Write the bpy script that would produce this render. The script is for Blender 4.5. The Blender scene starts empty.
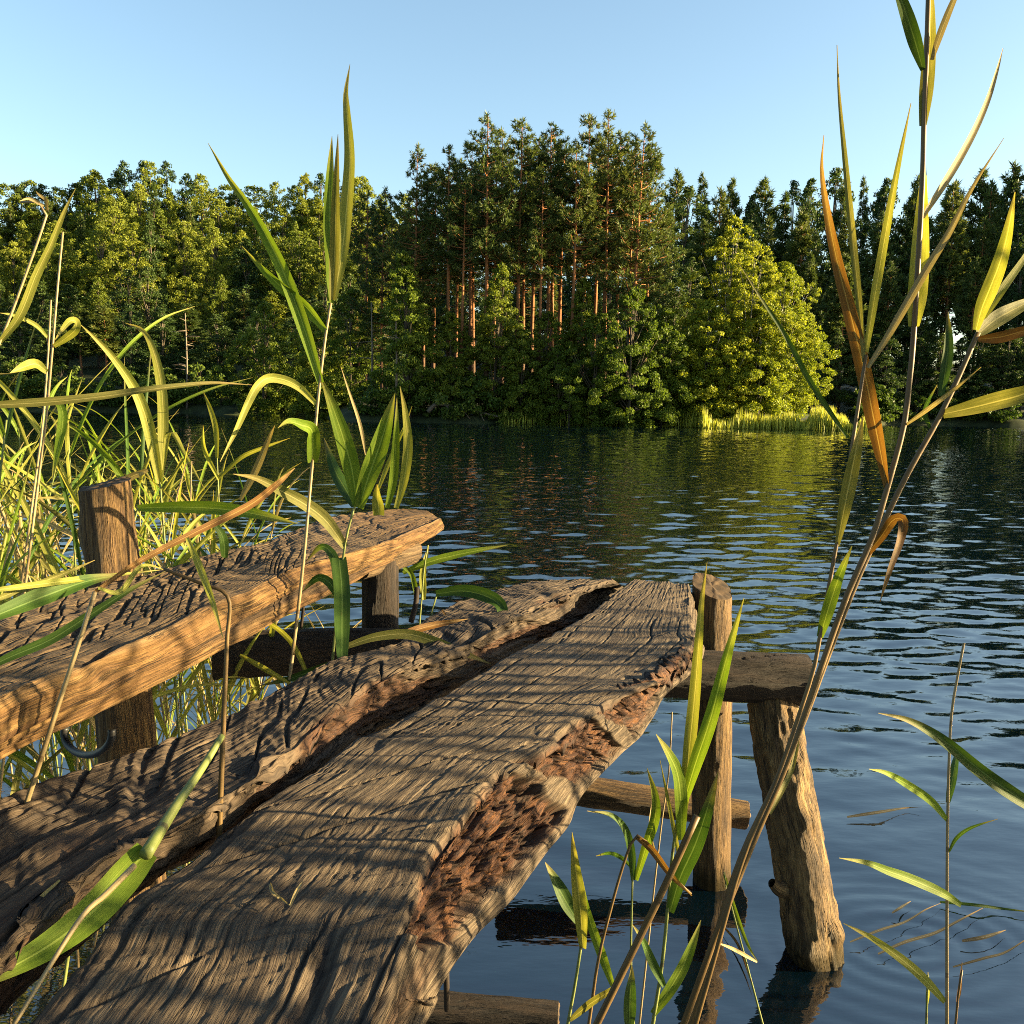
import bpy, math, random
import numpy as np
from mathutils import Vector, Matrix

random.seed(7)
RNG = np.random.default_rng(11)
sc = bpy.context.scene
COL = sc.collection
R = math.radians

# ------------------------------------------------------------------ camera
H = 1.3
F = 900.0
PITCH, ROLL = math.atan(108 / 900), R(1.0)
fwd = np.array([0, math.cos(PITCH), -math.sin(PITCH)])
rt0 = np.array([1.0, 0, 0])
up0 = np.array([0, math.sin(PITCH), math.cos(PITCH)])
rgt = rt0 * math.cos(ROLL) + up0 * math.sin(ROLL)
upv = up0 * math.cos(ROLL) - rt0 * math.sin(ROLL)
CAM = np.array([0, 0, H])
cd = bpy.data.cameras.new('camera')
cam = bpy.data.objects.new('camera', cd)
COL.objects.link(cam)
cd.sensor_width = 36
cd.lens = 36 * F / 1024
cd.clip_start = 0.02
cd.clip_end = 6000
M = Matrix(((rgt[0], upv[0], -fwd[0]), (rgt[1], upv[1], -fwd[1]), (rgt[2], upv[2], -fwd[2])))
cam.matrix_world = Matrix.Translation(Vector(CAM)) @ M.to_4x4()
sc.camera = cam


def ray(x, y):
    return fwd + (x - 512) / F * rgt - (y - 512) / F * upv


def P(x, y, d):
    return CAM + d * ray(x, y)


def Pz(x, y, z):
    r = ray(x, y)
    return CAM + r * ((z - H) / r[2])


# ------------------------------------------------------------------ noise
_PT = np.random.default_rng(3).permutation(4096).astype(np.int64)
_GV = np.random.default_rng(4).uniform(-1, 1, 4096)


def _h(i, j, k):
    return _GV[_PT[(_PT[(_PT[i & 4095] + j) & 4095] + k) & 4095]]


def vnoise(x, y, z=0.0):
    x, y, z = np.broadcast_arrays(np.asarray(x, float), np.asarray(y, float), np.asarray(z, float))
    xi, yi, zi = np.floor(x).astype(np.int64), np.floor(y).astype(np.int64), np.floor(z).astype(np.int64)
    fx, fy, fz = x - xi, y - yi, z - zi
    fx, fy, fz = [f * f * f * (f * (f * 6 - 15) + 10) for f in (fx, fy, fz)]
    o = 0
    for a in (0, 1):
        wa = fx if a else 1 - fx
        for b in (0, 1):
            wb = fy if b else 1 - fy
            for c in (0, 1):
                wc = fz if c else 1 - fz
                o = o + wa * wb * wc * _h(xi + a, yi + b, zi + c)
    return o


def fbm(x, y, z=0.0, n=4, g=0.5):
    o, a = 0, 1.0
    for i in range(n):
        o = o + a * vnoise(x * 2 ** i, y * 2 ** i, np.asarray(z) * 2 ** i + 17.3 * i)
        a *= g
    return o


def sstep(a, b, x):
    t = np.clip((x - a) / (b - a), 0, 1)
    return t * t * (3 - 2 * t)


# ------------------------------------------------------------------ object helpers
def tag(o, label=None, cat=None, group=None, kind=None):
    if label: o['label'] = label
    if cat: o['category'] = cat
    if group: o['group'] = group
    if kind: o['kind'] = kind
    return o


def empty(name, loc=(0, 0, 0)):
    o = bpy.data.objects.new(name, None)
    o.empty_display_size = 0.1
    o.location = loc
    COL.objects.link(o)
    return o


def mesh_np(name, V, Fq, mat, smooth=False, uv=None, attrs=None, mats=None, midx=None):
    """mesh from arrays; Fq is a list of (n,k) integer arrays"""
    if not isinstance(Fq, (list, tuple)):
        Fq = [Fq]
    Fq = [np.asarray(f, dtype=np.int32) for f in Fq if len(f)]
    me = bpy.data.meshes.new(name)
    V = np.asarray(V, dtype=np.float32)
    me.vertices.add(len(V))
    me.vertices.foreach_set('co', V.ravel())
    nl = sum(f.size for f in Fq)
    npoly = sum(len(f) for f in Fq)
    me.loops.add(nl)
    me.loops.foreach_set('vertex_index', np.concatenate([f.ravel() for f in Fq]))
    me.polygons.add(npoly)
    starts, s = [], 0
    for f in Fq:
        k = f.shape[1]
        starts.append(np.arange(len(f)) * k + s)
        s += f.size
    me.polygons.foreach_set('loop_start', np.concatenate(starts).astype(np.int32))
    if uv is not None:
        l = me.uv_layers.new(name='UVMap')
        li = np.concatenate([f.ravel() for f in Fq])
        l.data.foreach_set('uv', np.asarray(uv, dtype=np.float32)[li].ravel())
    for k, a in (attrs or {}).items():
        at = me.attributes.new(k, 'FLOAT', 'POINT')
        at.data.foreach_set('value', np.asarray(a, dtype=np.float32).ravel())
    for m in (mats or [mat]):
        me.materials.append(m)
    if midx is not None:
        me.polygons.foreach_set('material_index', np.asarray(midx, dtype=np.int32))
    me.update(calc_edges=True)
    me.validate()
    if smooth:
        me.polygons.foreach_set('use_smooth', [True] * len(me.polygons))
    return me


def link(name, me, parent=None, loc=None):
    o = bpy.data.objects.new(name, me)
    COL.objects.link(o)
    if parent: o.parent = parent
    if loc is not None: o.location = loc
    return o


def resample(pts, n, per_seg=16):
    """Catmull-Rom through pts (k,dim), n samples at equal arc length"""
    p = np.asarray(pts, float)
    if len(p) == 2:
        t = np.linspace(0, 1, n)[:, None]
        return p[0] * (1 - t) + p[1] * t
    q = np.vstack([2 * p[0] - p[1], p, 2 * p[-1] - p[-2]])
    out = []
    for i in range(1, len(q) - 2):
        t = np.linspace(0, 1, per_seg, endpoint=False)[:, None]
        a, b, c, d = q[i - 1], q[i], q[i + 1], q[i + 2]
        out.append(0.5 * (2 * b + (c - a) * t + (2 * a - 5 * b + 4 * c - d) * t ** 2 + (3 * b - a - 3 * c + d) * t ** 3))
    out = np.vstack(out + [p[-1:]])
    L = np.concatenate([[0], np.cumsum(np.linalg.norm(np.diff(out, axis=0), axis=1))])
    s = np.linspace(0, L[-1], n)
    return np.stack([np.interp(s, L, out[:, k]) for k in range(out.shape[1])], 1)


def norm(v):
    return v / np.maximum(np.linalg.norm(v, axis=-1, keepdims=True), 1e-9)


def tube(path, rad, ns=8, caps=True):
    """tube along path; returns verts, [quads, tris], uv"""
    p = np.asarray(path, float)
    n = len(p)
    rad = np.broadcast_to(np.asarray(rad, float), (n,)) if np.ndim(rad) < 2 else rad
    T = norm(np.gradient(p, axis=0))
    ref = np.array([0.13, 0.97, 0.2]) if abs(T[0][2]) > 0.5 else np.array([0, 0, 1.0])
    A = norm(np.cross(T, ref)); B = np.cross(T, A)
    an = np.arange(ns) / ns * 2 * math.pi
    r = rad[:, None] if rad.ndim == 1 else rad
    V = p[:, None, :] + (A[:, None, :] * np.cos(an)[None, :, None] + B[:, None, :] * np.sin(an)[None, :, None]) * r[:, :, None]
    L = np.concatenate([[0], np.cumsum(np.linalg.norm(np.diff(p, axis=0), axis=1))])
    uv = np.stack([np.repeat(L, ns), np.tile(an / (2 * math.pi), n)], 1)
    i = np.arange(n - 1)[:, None] * ns
    j = np.arange(ns)[None, :]
    j2 = (j + 1) % ns
    Q = np.stack([i + j, i + j2, i + ns + j2, i + ns + j], -1).reshape(-1, 4)
    V = V.reshape(-1, 3)
    tris = np.zeros((0, 3), int)
    if caps:
        c0, c1 = len(V), len(V) + 1
        V = np.vstack([V, p[0], p[-1]])
        uv = np.vstack([uv, [0, 0.5], [L[-1], 0.5]])
        k = np.arange(ns)
        tris = np.vstack([np.stack([np.full(ns, c0), (k + 1) % ns, k], 1),
                          np.stack([np.full(ns, c1), (n - 1) * ns + k, (n - 1) * ns + (k + 1) % ns], 1)])
    return V, [Q, tris], uv


class Geo:
    """collects pieces of ONE part"""
    def __init__(s): s.V, s.Q, s.T, s.U, s.n = [], [], [], [], 0

    def add(s, V, Fs, uv=None):
        for f in (Fs if isinstance(Fs, (list, tuple)) else [Fs]):
            if len(f):
                (s.Q if f.shape[1] == 4 else s.T).append(f + s.n)
        s.V.append(V); s.U.append(uv if uv is not None else np.zeros((len(V), 2))); s.n += len(V)

    def mesh(s, name, mat, smooth=True):
        return mesh_np(name, np.vstack(s.V), [np.vstack(q) for q in (s.Q, s.T) if q], mat, smooth, np.vstack(s.U))


# ------------------------------------------------------------------ materials
def newmat(name):
    m = bpy.data.materials.new(name)
    m.use_nodes = True
    nt = m.node_tree
    nt.nodes.clear()
    out = nt.nodes.new('ShaderNodeOutputMaterial')
    return m, nt, out


class N:
    def __init__(s, nt): s.nt = nt

    def __call__(s, typ, ins=None, **kw):
        n = s.nt.nodes.new('ShaderNode' + typ)
        for k, v in kw.items(): setattr(n, k, v)
        for k, v in (ins or {}).items():
            if isinstance(v, bpy.types.NodeSocket): s.nt.links.new(v, n.inputs[k])
            else: n.inputs[k].default_value = v
        return n

    def ramp(s, fac, stops, interp='LINEAR'):
        n = s.nt.nodes.new('ShaderNodeValToRGB')
        cr = n.color_ramp
        cr.interpolation = interp
        while len(cr.elements) < len(stops): cr.elements.new(0.5)
        for e, (p, c) in zip(cr.elements, stops):
            e.position = p
            e.color = (*c, 1) if len(c) == 3 else c
        s.nt.links.new(fac, n.inputs[0])
        return n.outputs[0]

    def math(s, op, a, b=None, c=None, clamp=False):
        n = s.nt.nodes.new('ShaderNodeMath')
        n.operation = op
        n.use_clamp = clamp
        for i, v in enumerate((a, b, c)):
            if v is None: continue
            if isinstance(v, bpy.types.NodeSocket): s.nt.links.new(v, n.inputs[i])
            else: n.inputs[i].default_value = v
        return n.outputs[0]

    def mix(s, fac, a, b, blend='MIX'):
        n = s.nt.nodes.new('ShaderNodeMix')
        n.data_type = 'RGBA'; n.blend_type = blend
        for k, v in ((0, fac), (6, a), (7, b)):
            if isinstance(v, bpy.types.NodeSocket): s.nt.links.new(v, n.inputs[k])
            else: n.inputs[k].default_value = v if k == 0 else (*v, 1)
        return n.outputs[2]

    def vec(s, src, scale, loc=(0, 0, 0)):
        n = s('Mapping', {'Vector': src, 'Scale': scale, 'Location': loc})
        return n.outputs[0]

    def noise(s, vec, scale, detail=4, rough=0.55, dist=0.0):
        n = s('Texture' + 'Noise' if False else 'TexNoise', {'Vector': vec, 'Scale': scale, 'Detail': detail, 'Roughness': rough, 'Distortion': dist})
        return n.outputs[0]


def wood_mat(name, dark, mid, light, rotd=(0.006, 0.0025, 0.0012), rotl=(0.135, 0.055, 0.012), rough=0.8, fib=(5, 120), bump=0.0016, side=None, wet=False):
    m, nt, out = newmat(name)
    n = N(nt)
    uv = n('UVMap').outputs[0]
    warp = n('TexNoise', {'Vector': n.vec(uv, (5, 14, 1)), 'Scale': 1.0, 'Detail': 3.0}).outputs[1]
    wv = n('VectorMath', {0: warp, 1: (0.010, 0.028, 0)}, operation='MULTIPLY').outputs[0]
    wuv = n('VectorMath', {0: uv, 1: wv}, operation='ADD').outputs[0]
    st = n.noise(n.vec(wuv, (fib[0], fib[1], 1)), 1.0, 6, 0.65)
    big = n.noise(n.vec(uv, (6, 12, 1)), 1.0, 4, 0.6)
    fine = n.noise(n.vec(wuv, (24, 520, 1)), 1.0, 3, 0.65)
    hair = n.noise(n.vec(wuv, (fib[0] * 0.9, fib[1] * 1.1, 1), (7, 3, 0)), 1.0, 4, 0.6)
    gate = n.noise(n.vec(uv, (7, 16, 1), (11, 2, 0)), 1.0, 3, 0.6)
    hairs = n.math('MULTIPLY', n.math('SUBTRACT', 1.0, n.math('MULTIPLY', n.math('ABSOLUTE', n.math('SUBTRACT', hair, 0.5)), 42.0), clamp=True),
                   n.math('MULTIPLY', n.math('SUBTRACT', gate, 0.42, clamp=True), 6.0, clamp=True))
    col = n.ramp(n.math('ADD', n.math('MULTIPLY', st, 0.65), n.math('MULTIPLY', fine, 0.35)), [(0.36, tuple(c * 0.55 for c in dark)), (0.44, dark), (0.52, mid), (0.64, light)])
    col = n.mix(n.math('MULTIPLY', n.math('SUBTRACT', big, 0.42, clamp=True), 2.2, clamp=True), col, mid)
    stain = n.noise(n.vec(uv, (9, 22, 1), (3, 5, 0)), 1.0, 5, 0.7)
    col = n.mix(n.math('MULTIPLY', n.math('SUBTRACT', stain, 0.55, clamp=True), 4.0, clamp=True), col, tuple(c * 0.5 for c in dark))
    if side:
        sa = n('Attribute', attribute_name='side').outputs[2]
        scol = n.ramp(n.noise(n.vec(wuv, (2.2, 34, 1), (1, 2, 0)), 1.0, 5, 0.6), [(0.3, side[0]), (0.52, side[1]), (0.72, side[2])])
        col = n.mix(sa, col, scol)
    col = n.mix(n.math('MULTIPLY', hairs, 0.8), col, tuple(c * 0.22 for c in dark))
    rot = n('Attribute', attribute_name='rot').outputs[2]
    rn = n.noise(n.vec(uv, (38, 150, 1)), 1.0, 6, 0.75)
    rcol = n.ramp(rn, [(0.32, rotd), (0.5, (0.042, 0.014, 0.004)), (0.7, rotl)])
    rfac = n.math('MULTIPLY', rot, 1.0, clamp=True)
    col = n.mix(rfac, col, rcol)
    cre = n('Attribute', attribute_name='crev').outputs[2]
    col = n.mix(n.math('MULTIPLY', cre, 0.8, clamp=True), col, (0.016, 0.011, 0.008))
    b1 = n('Bump', {'Height': n.math('SUBTRACT', n.math('ADD', n.math('MULTIPLY', st, 1.0), n.math('MULTIPLY', fine, 0.55)), n.math('MULTIPLY', hairs, 0.8)), 'Strength': 1.0, 'Distance': bump * 2.6})
    b2 = n('Bump', {'Height': rn, 'Strength': rfac, 'Distance': 0.006, 'Normal': b1.outputs[0]})
    spec = 0.3
    if wet:
        pz = n('SeparateXYZ', {0: n('NewGeometry').outputs['Position']}).outputs[2]
        wn_ = n.noise(n('NewGeometry').outputs['Position'], 22.0, 3)
        wf = n.math('SUBTRACT', 1.0, n.math('DIVIDE', n.math('SUBTRACT', n.math('ADD', pz, n.math('MULTIPLY', wn_, -0.05)), 0.0), 0.06), clamp=True)
        col = n.mix(n.math('MULTIPLY', wf, 0.8), col, (0.012, 0.012, 0.006))
        spec = n.math('SUBTRACT', 0.3, n.math('MULTIPLY', wf, 0.24))
        rough = n.math('SUBTRACT', rough, n.math('MULTIPLY', wf, 0.2))
    bs = n('BsdfPrincipled', {'Base Color': col, 'Roughness': rough, 'Normal': b2.outputs[0], 'Specular IOR Level': spec})
    nt.links.new(bs.outputs[0], out.inputs[0])
    return m


def leaf_mat(name, a, b, c, tl=0.45, veins=True, glossy=0.16):
    """strap leaf: long veins, a pale midrib, mottled ends"""
    m, nt, out = newmat(name)
    n = N(nt)
    uv = n('UVMap').outputs[0]
    sx = n('SeparateXYZ', {0: uv})
    isl = n('ObjectInfo').outputs['Random']
    vv = n.noise(n.vec(uv, (0.6, 34, 1)), 1.0, 3, 0.6)
    bl = n.noise(n('VectorMath', {0: n.vec(uv, (3.5, 2.5, 1)), 1: isl}, operation='ADD').outputs[0], 1.0, 4, 0.65)
    col = n.ramp(n.math('ADD', n.math('MULTIPLY', vv, 0.6), n.math('MULTIPLY', bl, 0.4)), [(0.34, a), (0.5, b), (0.66, c)])
    tip = n.math('MULTIPLY', n.math('SUBTRACT', sx.outputs[0], 0.72, clamp=True), 3.0, clamp=True)
    col = n.mix(n.math('MULTIPLY', tip, n.math('ADD', bl, 0.1)), col, (0.30, 0.20, 0.08))
    rib = n.math('COMPARE', sx.outputs[1], 0.5, 0.035)
    col = n.mix(n.math('MULTIPLY', rib, 0.5), col, tuple(min(1, x * 1.7 + 0.03) for x in c))
    spots = n.noise(n.vec(uv, (22, 6, 1)), 1.0, 4, 0.7)
    col = n.mix(n.math('MULTIPLY', n.math('SUBTRACT', spots, 0.62, clamp=True), 3.5, clamp=True), col, (0.10, 0.055, 0.02))
    hv = n('HueSaturation', {'Color': col, 'Value': n.math('ADD', n.math('MULTIPLY', isl, 0.45), 0.78)}).outputs[0]
    bmp = n('Bump', {'Height': n.noise(n.vec(uv, (0.4, 40, 1)), 1.0, 2), 'Strength': 0.35, 'Distance': 0.001})
    bs = n('BsdfPrincipled', {'Base Color': hv, 'Roughness': 0.55, 'Specular IOR Level': glossy, 'Normal': bmp.outputs[0]})
    tr = n('BsdfTranslucent', {'Color': n.mix(1.0, hv, (1.25, 1.2, 0.55), 'MULTIPLY')})
    mx = n('MixShader', {0: tl, 1: bs.outputs[0], 2: tr.outputs[0]})
    nt.links.new(mx.outputs[0], out.inputs[0])
    return m


def stem_mat(name, a, b):
    m, nt, out = newmat(name)
    n = N(nt)
    uv = n('UVMap').outputs[0]
    isl = n('ObjectInfo').outputs['Random']
    s = n.noise(n.vec(uv, (7, 9, 1)), 1.0, 4, 0.7)
    nodes = n.math('COMPARE', n.math('FRACT', n.math('ADD', n.math('MULTIPLY', n('SeparateXYZ', {0: uv}).outputs[0], 5.5), isl)), 0.5, 0.02)
    col = n.mix(n.math('MULTIPLY', nodes, 0.6), n.ramp(s, [(0.35, a), (0.65, b)]), (0.06, 0.035, 0.015))
    bs = n('BsdfPrincipled', {'Base Color': col, 'Roughness': 0.5, 'Specular IOR Level': 0.25})
    nt.links.new(bs.outputs[0], out.inputs[0])
    return m


def foliage_mat(name, cols, tl=0.35, isl_amt=0.5):
    m, nt, out = newmat(name)
    n = N(nt)
    oi = n('ObjectInfo').outputs['Random']
    ri = n('NewGeometry').outputs['Random Per Island']
    k = n.math('ADD', n.math('MULTIPLY', oi, 1 - isl_amt), n.math('MULTIPLY', ri, isl_amt))
    st = [(i / (len(cols) - 1), c) for i, c in enumerate(cols)]
    col = n.ramp(k, st)
    col = n('HueSaturation', {'Color': col, 'Value': n.math('ADD', n.math('MULTIPLY', ri, 0.7), 0.65)}).outputs[0]
    bs = n('BsdfPrincipled', {'Base Color': col, 'Roughness': 0.55, 'Specular IOR Level': 0.2})
    tr = n('BsdfTranslucent', {'Color': n.mix(1.0, col, (1.2, 1.15, 0.6), 'MULTIPLY')})
    mx = n('MixShader', {0: tl, 1: bs.outputs[0], 2: tr.outputs[0]})
    nt.links.new(mx.outputs[0], out.inputs[0])
    return m


def bark_mat(name, low, high, z0, z1, patch=None):
    m, nt, out = newmat(name)
    n = N(nt)
    tc = n('TexCoord').outputs['Object']
    z = n('SeparateXYZ', {0: tc}).outputs[2]
    k = n.math('DIVIDE', n.math('SUBTRACT', z, z0), z1 - z0, clamp=True)
    ns = n.noise(n.vec(tc, (9, 9, 2.2)), 1.0, 5, 0.7)
    col = n.mix(k, n.mix(ns, tuple(c * 0.5 for c in low), low), n.mix(ns, tuple(c * 0.6 for c in high), high))
    if patch:
        col = n.mix(n.math('GREATER_THAN', n.noise(n.vec(tc, (3, 3, 7)), 1.0, 3), 0.56), col, patch)
    bm = n('Bump', {'Height': ns, 'Strength': 0.8, 'Distance': 0.05})
    bs = n('BsdfPrincipled', {'Base Color': col, 'Roughness': 0.85, 'Normal': bm.outputs[0], 'Specular IOR Level': 0.2})
    nt.links.new(bs.outputs[0], out.inputs[0])
    return m


def simple_mat(name, a, b, scale, rough=0.8):
    m, nt, out = newmat(name)
    n = N(nt)
    tc = n('TexCoord').outputs['Object']
    col = n.ramp(n.noise(tc, scale, 6, 0.65), [(0.35, a), (0.65, b)])
    bs = n('BsdfPrincipled', {'Base Color': col, 'Roughness': rough, 'Specular IOR Level': 0.3})
    nt.links.new(bs.outputs[0], out.inputs[0])
    return m


MW_DECK = wood_mat('weathered_deck_wood', (0.02638, 0.01746, 0.009979), (0.06595, 0.04718, 0.02803), (0.1265, 0.09435, 0.0576))
MW_DECK2 = wood_mat('rough_deck_wood', (0.02215, 0.01415, 0.00807), (0.0554, 0.03774, 0.02188), (0.1055, 0.07551, 0.04417), rotl=(0.1265, 0.05662, 0.01536))
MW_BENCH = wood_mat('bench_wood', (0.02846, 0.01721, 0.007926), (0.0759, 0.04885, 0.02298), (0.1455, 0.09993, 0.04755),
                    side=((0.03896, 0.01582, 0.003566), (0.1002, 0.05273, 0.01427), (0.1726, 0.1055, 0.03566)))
MW_POST = wood_mat('post_wood', (0.02565, 0.01276, 0.004), (0.08977, 0.05105, 0.016), (0.1625, 0.1048, 0.036), fib=(4, 60), bump=0.003, wet=True)
MW_POST2 = wood_mat('peeling_post_wood', (0.02673, 0.01565, 0.00644), (0.1033, 0.06261, 0.02208), (0.243, 0.1565, 0.06072), fib=(6, 40), bump=0.004, wet=True)
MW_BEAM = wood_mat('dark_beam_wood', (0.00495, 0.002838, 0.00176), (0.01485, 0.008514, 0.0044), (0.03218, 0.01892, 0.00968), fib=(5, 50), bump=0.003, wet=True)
M_END = simple_mat('cut_end_wood', (0.01555, 0.009899, 0.005068), (0.06842, 0.0424, 0.01958), 40)
M_BLACK = simple_mat('black_rubber', (0.008, 0.008, 0.009), (0.02, 0.02, 0.02), 30, 0.45)

LEAF = {
    'g': leaf_mat('reed_leaf_green', (0.03889, 0.07777, 0.005635), (0.09069, 0.1459, 0.01127), (0.1621, 0.2074, 0.02818)),
    'd': leaf_mat('reed_leaf_dark', (0.0124, 0.03381, 0.005635), (0.02818, 0.06199, 0.009018), (0.05635, 0.09579, 0.01691), 0.35),
    'y': leaf_mat('reed_leaf_yellow_green', (0.1053, 0.1339, 0.0186), (0.2026, 0.2113, 0.0372), (0.324, 0.2959, 0.08925), 0.5),
    'o': leaf_mat('reed_leaf_olive', (0.05072, 0.05635, 0.01127), (0.1071, 0.1071, 0.02536), (0.1916, 0.1691, 0.05635), 0.4),
    's': leaf_mat('reed_leaf_straw', (0.1409, 0.1014, 0.03945), (0.2367, 0.186, 0.08453), (0.3268, 0.2762, 0.1521), 0.3),
    'r': leaf_mat('reed_leaf_rust', (0.0425, 0.0238, 0.00595), (0.102, 0.04675, 0.0102), (0.1615, 0.1062, 0.0255), 0.4),
    'w': leaf_mat('reed_leaf_soaked', (0.017, 0.017, 0.01428), (0.0306, 0.0306, 0.02499), (0.051, 0.04928, 0.04106), 0.1, glossy=0.0),
}
STEM = {
    'g': stem_mat('reed_stem_green', (0.06312, 0.09019, 0.01804), (0.1352, 0.1487, 0.04508)),
    's': stem_mat('reed_stem_straw', (0.1352, 0.09469, 0.04058), (0.2344, 0.1849, 0.09469)),
    'r': stem_mat('reed_stem_brown', (0.0425, 0.0255, 0.0085), (0.1148, 0.07225, 0.0238)),
}

# ------------------------------------------------------------------ planks
def slab(name, Lt, Rt, Rb, z, T, nu, disp, mat, ext=None, left_in=0.01, far_ext=0.0, nt=150, nr=70, nb=10, nl=40, zf=None, smooth_k=5):
    """plank from its traced edges: Lt/Rt pixels on the top plane z, Rb on the bottom plane z-T (far to near)"""
    def line(px, zz, e):
        w = [Pz(x, y, zz)[:2] for x, y in px]
        if e:
            d = norm(np.array(w[-1]) - np.array(w[-2 if len(w) < 4 else -4]))
            w.append(np.array(w[-1]) + d * e)
        return resample(w, nu)
    lt, rt, rb = line(Lt, z, ext), line(Rt, z, ext), line(Rb, z - T, ext)
    one = np.ones((nu, 1))
    lt3, rt3, rb3 = np.hstack([lt, z * one]), np.hstack([rt, z * one]), np.hstack([rb, (z - T) * one])
    lb3 = np.hstack([lt + norm(rt - lt) * left_in, (z - T) * one])

    def seg(a, b, n):
        t = (np.arange(n) / n)[None, :, None]
        return a[:, None, :] * (1 - t) + b[:, None, :] * t
    S = np.concatenate([seg(lt3, rt3, nt), seg(rt3, rb3, nr), seg(rb3, lb3, nb), seg(lb3, lt3, nl)], 1)
    m = S.shape[1]
    K = smooth_k
    ker = np.hanning(2 * K + 3)[1:-1]; ker /= ker.sum()
    S2 = sum(ker[i] * np.roll(S, i - K, axis=1) for i in range(2 * K + 1))
    S = S2
    # param coordinates in metres
    c = (lt + rt) / 2
    u = np.concatenate([[0], np.cumsum(np.linalg.norm(np.diff(c, axis=0), axis=1))])
    U = np.repeat(u[:, None], m, 1)
    Wd = np.linalg.norm(np.diff(np.concatenate([S, S[:, :1]], 1), axis=1), axis=2).mean(0)
    v = np.concatenate([[0], np.cumsum(Wd)[:-1]])
    Vv = np.repeat(v[None, :], nu, 0)
    part = np.concatenate([np.zeros(nt), np.ones(nr), np.full(nb, 2), np.full(nl, 3)])
    tt = np.concatenate([np.arange(nt) / nt, np.arange(nr) / nr, np.arange(nb) / nb, np.arange(nl) / nl])
    du = np.gradient(S, axis=0); dv = (np.roll(S, -1, 1) - np.roll(S, 1, 1))
    Nn = norm(np.cross(du, dv))
    if np.mean(Nn[:, nt // 2, 2]) < 0: Nn = -Nn
    info = dict(U=U, V=Vv, u=u, part=np.repeat(part[None], nu, 0), t=np.repeat(tt[None], nu, 0), S=S)
    h, rot, crev, side = disp(info)
    S = S + Nn * h[..., None]
    if zf is not None: S[..., 2] += zf(S[..., 0], S[..., 1])
    i = np.arange(nu - 1)[:, None] * m; j = np.arange(m)[None]; j2 = (j + 1) % m
    Q = np.stack([i + j, i + j2, i + m + j2, i + m + j], -1).reshape(-1, 4)
    VV = S.reshape(-1, 3)
    c0, c1 = len(VV), len(VV) + 1
    VV = np.vstack([VV, S[0].mean(0), S[-1].mean(0)])
    k = np.arange(m)
    Tt = np.vstack([np.stack([np.full(m, c0), k, (k + 1) % m], 1), np.stack([np.full(m, c1), (nu - 1) * m + (k + 1) % m, (nu - 1) * m + k], 1)])
    uv = np.vstack([np.stack([U.ravel(), Vv.ravel()], 1), [[0, 0.1], [u[-1], 0.1]]])
    app = lambda a: np.append(a.ravel(), [0, 0])
    me = mesh_np(name, VV, [Q, Tt], mat, True, uv, dict(rot=app(rot), crev=app(crev), side=app(side)))
    return me


def transverse(U, V, f=95.0, seed=0.0, tilt=0.5):
    """chain-saw marks: fine ridges across the plank with a bowed run"""
    w = U + tilt * V + 0.35 * (V - 0.12) ** 2 * 6 + 0.020 * fbm(U * 5, V * 7, seed, 3)
    return vnoise(w * f, V * 9, seed + 3)


def grain_cracks(U, V, fu, fv, seed, wd, warp=0.012):
    vv = V + warp * fbm(U * 4.0, V * 9, seed, 3)
    n = vnoise(U * fu, vv * fv, seed + 9)
    return np.exp(-(n / wd) ** 2)


ZA = 0.83
ZB = ZA + 0.025
TA = 0.10
ZN = 0.97
TN = 0.085


def box(u, a, b, e=0.04):
    return sstep(a - e, a + e, u) * (1 - sstep(b - e, b + e, u))


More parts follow.
